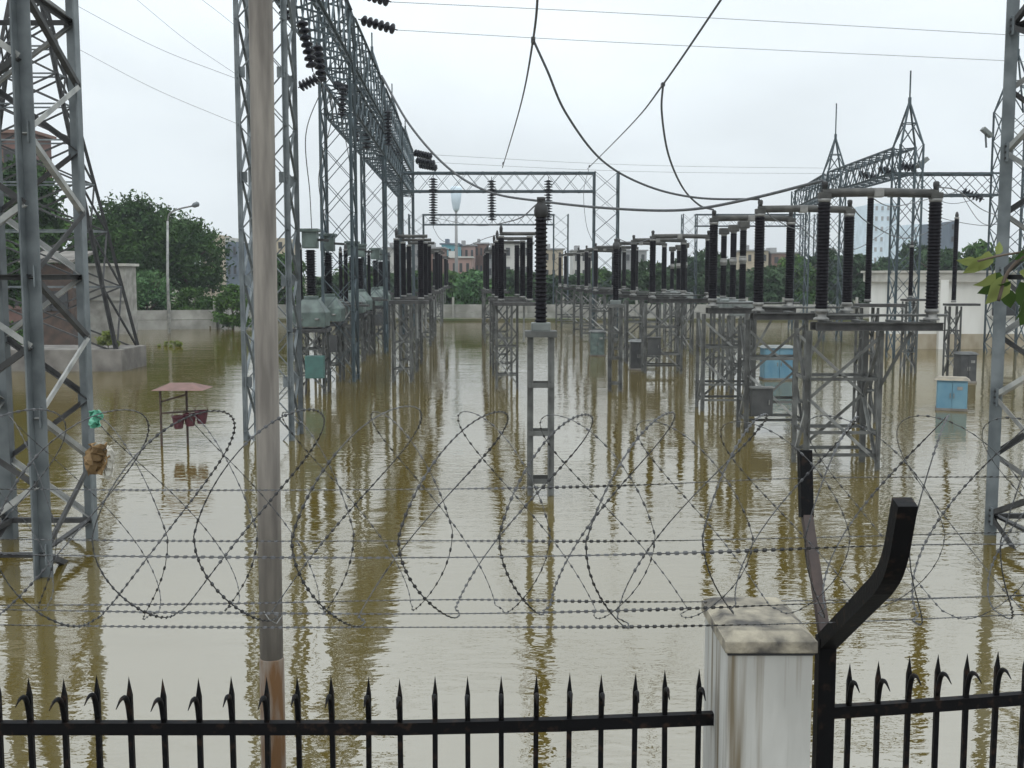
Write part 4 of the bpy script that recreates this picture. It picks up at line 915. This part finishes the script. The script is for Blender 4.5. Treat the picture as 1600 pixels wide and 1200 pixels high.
# ------------------------------------------------------------------ fence, pillar, Y post
ZR, ZTIP = W(700, 1137, 4.5).z, W(700, 1056, 4.5).z
def fy(x): return 4.50 + (0.045 * max(0, x + 0.4) + 0.028 * max(0, x + 0.4) ** 2)
def picket(parent, x):
    y = fy(x); b = MB(); w = 0.021; rr = random.Random(int(x * 1000)); dz = rr.uniform(-.010, .008); lean = rr.uniform(-.008, .008)
    z1 = ZTIP - 0.085 + dz
    P = [(x - w / 2, y - w / 2, 0.35), (x + w / 2, y - w / 2, 0.35), (x + w / 2, y + w / 2, 0.35), (x - w / 2, y + w / 2, 0.35)]
    Q = [(px_ + lean, py_, z1 - 0.03) for px_, py_, _ in P]
    R_ = [(x + lean + (px_ - x) * 1.0, y + (py_ - y), z1) for px_, py_, _ in P]; T = (x + lean * 1.2, y, ZTIP + dz + 0.0)
    b.raw(P + Q + R_ + [T], [(0, 1, 5, 4), (1, 2, 6, 5), (2, 3, 7, 6), (3, 0, 4, 7), (4, 5, 9, 8), (5, 6, 10, 9), (6, 7, 11, 10), (7, 4, 8, 11), (8, 9, 12), (9, 10, 12), (10, 11, 12), (11, 8, 12), (3, 2, 1, 0)])
    o = b.build('picket', 'black', parent)
    s = rr.uniform(0.9, 1.12)
    pts = [(x + lean, y - 0.006, z1 - 0.10), (x + lean, y - 0.022 * s, z1 - 0.03), (x + lean, y - 0.05 * s, z1 + 0.012), (x + lean, y - 0.095 * s, z1 + 0.022), (x + lean, y - 0.145 * s, z1 + 0.004)]
    MB().tube(curve_pts(pts, 4), [0.0115] * 9 + [0.0105, 0.009, 0.008, 0.0068, 0.0055, 0.004, 0.003, 0.0015], 7).build('hook', 'black', o)
def rail(parent, x0, x1, z):
    pts = [(x0 + (x1 - x0) * i / 6, fy(x0 + (x1 - x0) * i / 6) + 0.0, z) for i in range(7)]
    b = MB()
    for a, c in zip(pts[:-1], pts[1:]):
        a, c = Vector(a), Vector(c); d = (c - a).normalized(); nn = Vector((d.y, -d.x, 0)) * 0.019; u = Vector((0, 0, 0.026))
        b.raw([a - nn - u, a + nn - u, a + nn + u, a - nn + u, c - nn - u, c + nn - u, c + nn + u, c - nn + u], [(0, 1, 5, 4), (1, 2, 6, 5), (2, 3, 7, 6), (3, 0, 4, 7)])
    b.build('rail', 'black', parent)
fl = thing('picket_fence', (-0.9, fy(-0.9), 0.35), 'long black picket fence panel with curled spikes left of the pillar', 'fence', 'black picket fence panels')
xE = 0.885; sp = 54.3 * 4.5 / F
rail(fl, -3.2, xE, ZR); rail(fl, -3.2, xE, 0.6)
k = 0
xx = X(1093, fy(0.8), ZTIP)
while xx > -3.1: picket(fl, xx); xx -= sp
fr = thing('picket_fence', (2.0, fy(2.0), 0.35), 'short black picket fence panel with curled spikes right of the Y post', 'fence', 'black picket fence panels')
rail(fr, 1.36, 3.2, ZR); rail(fr, 1.36, 3.2, 0.6)
xx = X(1328, fy(1.45), ZTIP)
while xx < 3.1: picket(fr, xx); xx += 0.139
b = MB(); b.box((0, 4.62, -0.2), (40, 0.3, 1.1)); tag(b.build('fence_plinth', 'concrete', None, Matrix.Translation((0, 4.62, -0.5)), 0.02), 'low concrete plinth under the black picket fence', 'plinth')

px0, px1, py0, py1, pzt = 0.868, 1.208, 4.30, 4.84, 1.755
o = thing('gate_pillar', ((px0 + px1) / 2, 4.57, -0.7), 'squat white plastered pillar with stained cap between the fence panels', 'pillar')
MB().box(((px0 + px1) / 2, 4.57, (pzt - 0.06 - 0.7) / 2), (px1 - px0, py1 - py0, pzt - 0.06 + 0.7)).build('shaft', 'pillar', o, None, 0.006)
capm = MB().frustum(((px0 + px1) / 2, 4.57, pzt - 0.06), (px1 - px0 + 0.03, py1 - py0 + 0.03), ((px0 + px1) / 2, 4.57, pzt - 0.012), (px1 - px0 + 0.03, py1 - py0 + 0.03)).frustum(((px0 + px1) / 2, 4.57, pzt - 0.012), (px1 - px0 + 0.022, py1 - py0 + 0.022), ((px0 + px1) / 2, 4.57, pzt + 0.015), (px1 - px0 - 0.06, py1 - py0 - 0.06))
MB().box(((px0 + px1) / 2, 4.57, pzt - 0.066), (px1 - px0 + 0.008, py1 - py0 + 0.008, 0.012)).build('stain_shadow_strip', 'void', o)  # dark strip: stain plus the cap's underside shadow put in as colour
capm.build('cap', 'capstone', o, None, 0.006)
yx, yy = 1.345, 4.60
o = thing('y_post', (yx, yy, 0), 'black steel Y shaped post with two bent arms beside the pillar', 'post')
def sqtube(path, w, name, m, bev=0.006):
    b = MB(); pts = [Vector(p) for p in path]; rings = []
    for i, p in enumerate(pts):
        t = ((pts[min(i + 1, len(pts) - 1)] - p).normalized() if i < len(pts) - 1 else Vector()) + ((p - pts[i - 1]).normalized() if i else Vector())
        t.normalize(); a = Vector((1, 0, 0)); c = t.cross(a).normalized()
        st = 1.0
        if 0 < i < len(pts) - 1:
            ca = (pts[i + 1] - p).normalized().dot((p - pts[i - 1]).normalized()); st = 1 / math.sqrt((1 + ca) / 2)
        rings.append([p + a * (sx * w / 2) + c * (sy * w / 2 * st) for sx, sy in ((-1, -1), (1, -1), (1, 1), (-1, 1))])
    vs = [q for r in rings for q in r]; fs = []
    for i in range(len(rings) - 1):
        for k in range(4): fs.append((i * 4 + k, i * 4 + (k + 1) % 4, (i + 1) * 4 + (k + 1) % 4, (i + 1) * 4 + k))
    fs += [(3, 2, 1, 0), tuple((len(rings) - 1) * 4 + k for k in range(4))]
    return b.raw(vs, fs).build(name, m, o, None, bev)
zj = 1.66
nb, ntp = (yx, 3.80, 2.19), (yx + 0.005, 3.735, 2.425); fb, ftp = (yx, 4.96, 2.12), (yx, 5.02, 2.40)
sqtube([(yx, yy, -0.7), (yx, yy, zj)], 0.074, 'upright', 'black')
sqtube([(yx + 0.001, yy + 0.005, zj - 0.03), *[Vector(q) for q in curve_pts([(yx, 3.93, 2.075), (yx, 3.845, 2.15), (yx, 3.79, 2.235), (yx + 0.002, 3.768, 2.31)], 4)], ntp], 0.068, 'near_arm', 'black', 0)
sqtube([(yx - 0.003, yy, zj - 0.02), fb], 0.046, 'far_arm', 'rustpost'); sqtube([(yx - 0.002, 4.955, 2.10), ftp], 0.058, 'far_arm_tip', 'black')

# ------------------------------------------------------------------ razor wire
def barb_verts(c, t, u, L, Wd, th):
    n = t.cross(u)
    return [c + t * L, c - t * L, c + u * Wd + t * L * 0.55, c - u * Wd + t * L * 0.55, c + u * Wd - t * L * 0.55, c - u * Wd - t * L * 0.55, c + n * th, c - n * th]
BF = [(0, 2, 6), (2, 4, 6), (4, 1, 6), (1, 5, 6), (5, 3, 6), (3, 0, 6), (2, 0, 7), (4, 2, 7), (1, 4, 7), (5, 1, 7), (3, 5, 7), (0, 3, 7)]
def razor(name, pts, r, step, twist, label, cat, group, Wd=0.0105):
    o = MB().tube(pts, r, 6).build(name, 'razor', None, Matrix.Translation(pts[0])); tag(o, label, cat, group)
    b = MB(); acc = 0.0; tot = 0.0; rr = random.Random(len(pts))
    ph = rr.uniform(0, 6)
    for a, c in zip(pts[:-1], pts[1:]):
        d = c - a; L = d.length; t = d.normalized(); s = step - acc
        while s < L:
            p = a + t * s; w = tot + s
            e1 = t.orthogonal().normalized(); e2 = t.cross(e1); an = ph + w * twist + 0.8 * math.sin(w * 2.3)
            b.raw(barb_verts(p, t, e1 * math.cos(an) + e2 * math.sin(an), 0.011, Wd, 0.0035), BF); s += step
        acc = L - (s - step); tot += L
    q = b.build('barb', 'razor', o); q['kind'] = 'stuff'
    return o
rc, pit, zc, yc = 0.42, 0.186, 2.235, 4.40
x00 = X(285, 4.4, 1.81) - 0.5 * pit
PXM = 4.4 / F
def coil_x(phi):                        # sideways run of one turn in metres: straight legs from the lower clip, rounded top
    h = (1 - math.cos(phi)) / 2
    if phi < PI / 2: return -75 * math.sin(PI / 2 * (1 - math.cos(phi))) * PXM
    if phi < PI:
        t = (phi - PI / 2) / (PI / 2); return (-75 + 128 * (t * t * (1.9 - 0.9 * t) * 0.55 + 0.45 * t)) * PXM
    return (-145 + 198 * h + 78 * math.sin(phi - PI) * h ** 1.6) * PXM
def coil(x_start, n_t, mirror, rc, seed, squash=1.0):
    rr = random.Random(seed); q = []
    J = [[rr.uniform(-a, a) for _ in range(n_t + 2)] for a in (0.028, 0.022, 0.018, 0.12)]
    for i in range(n_t * 48 + 1):
        k = i / 48; a = int(k); phi = (k - a) * 2 * PI; f = k - a; f = f * f * (3 - 2 * f)
        jx, jr, jz, js = [w[a] * (1 - f) + w[a + 1] * f for w in J]
        x = coil_x(phi) * (1 + js) - a * 145 * PXM
        if mirror: x = -x
        r_ = rc + jr
        q.append(Vector((x_start + x + jx, yc - r_ * math.sin(phi) * 0.97 * squash, zc + jz - r_ * math.cos(phi))))
    return q
xs0 = X(285, 4.4, 1.81)
razor('razor_wire_coil', coil(xs0 + 11 * 145 * PXM, 19, False, 0.418, 5), 0.0025, 0.038, 1.3, 'looping coil of razor wire stretched above the picket fence, the heavier one', 'razor wire', 'razor wire coils', 0.0068)
razor('razor_wire_coil', coil(xs0 - 6.45 * 145 * PXM, 19, True, 0.40, 8, 0.9), 0.0015, 0.055, 1.1, 'thinner razor wire coil tangled inside the heavier one above the fence', 'razor wire', 'razor wire coils', 0.0045)
ST = [((-40, 764), (700, 764), (1262, 747), (1640, 745), 4.98, 'top straight strand of razor tape, passing behind the coil'),
      ((-40, 842), (700, 845), (1265, 840), (1640, 830), 4.90, 'second straight strand of razor tape from the top'),
      ((-40, 866), (700, 871), (1405, 852), (1640, 850), 3.82, 'third straight strand of razor tape, on the bend of the near arm'),
      ((-40, 946), (700, 937), (1290, 938), (1640, 930), 4.80, 'fourth straight strand of razor tape, low behind the coil'),
      ((-40, 952), (700, 959), (1345, 940), (1640, 928), 4.20, 'fifth straight strand of razor tape, low on the near arm'),
      ((-40, 976), (700, 980), (1318, 972), (1640, 958), 4.36, 'lowest straight strand of razor tape, just above the pillar cap')]
for a, c, e, g_, d, l in ST:
    ctrl = [W(a[0], a[1], d), W(c[0] - 370, (a[1] + c[1]) / 2 + 2, d), W(c[0], c[1], d), W((c[0] + e[0]) / 2, (c[1] + e[1]) / 2 + 3, d), W(e[0], e[1], d), W(g_[0], g_[1], d)]
    razor('razor_wire_strand', curve_pts(ctrl, 10), 0.0022, 0.031, 0.9, l, 'razor wire', 'straight razor tape strands', 0.0075)
# debris caught on the wire
def rag(px, py, d, w, h, m, label, seed, parent=None, name='plastic_scrap'):
    r = random.Random(seed); c = W(px, py, d); nx, ny = 7, 8; vs = []; fs = []
    for i in range(ny + 1):
        for j in range(nx + 1):
            u, v = j / nx - .5, i / ny
            wd = w * (0.55 + 0.6 * math.sin(PI * (0.15 + 0.75 * v)))
            vs.append(c + Vector((u * wd + r.uniform(-.16, .16) * w, 0.3 * w * math.sin(7 * u + 4 * v + seed) + r.uniform(-.05, .05) * w, -v * h + r.uniform(-.06, .06) * h)))
    for i in range(ny):
        for j in range(nx): fs.append((i * (nx + 1) + j, i * (nx + 1) + j + 1, (i + 1) * (nx + 1) + j + 1, (i + 1) * (nx + 1) + j))
    o = MB().raw(vs, fs, False).build(name, m, parent, Matrix.Translation(c))
    md = o.modifiers.new('thick', 'SOLIDIFY'); md.thickness = 0.004
    if label: tag(o, label, 'scrap' if parent is None else 'cloth')
    return o
rag(148, 641, 4.45, 0.045, 0.07, 'rag_green', 'crumpled green plastic scrap caught on the razor coil at the left', 3)
rg = rag(150, 694, 4.4, 0.075, 0.12, 'rag_brown', 'brown and white rag caught on the razor coil by the tower leg', 4, None, 'torn_rag')
rag(168, 697, 4.42, 0.036, 0.13, 'rag_white', None, 9, rg, 'white_strip')
# ------------------------------------------------------------------ damp air over the yard
hz_m = bpy.data.materials.new('damp_air'); hz_m.use_nodes = True; hn = hz_m.node_tree; hn.nodes.clear()
ho = hn.nodes.new('ShaderNodeOutputMaterial'); hv = hn.nodes.new('ShaderNodeVolumePrincipled')
hv.inputs['Color'].default_value = (0.90, 0.95, 1.0, 1); hv.inputs['Density'].default_value = 0.0006; hv.inputs['Anisotropy'].default_value = 0.2
hn.links.new(hv.outputs[0], ho.inputs['Volume'])
M['haze'] = hz_m
hz = MB().box((0, 185, 28.0), (700, 500, 60.5)).build('haze', 'haze'); hz['kind'] = 'stuff'
print('objects', len(bpy.data.objects))
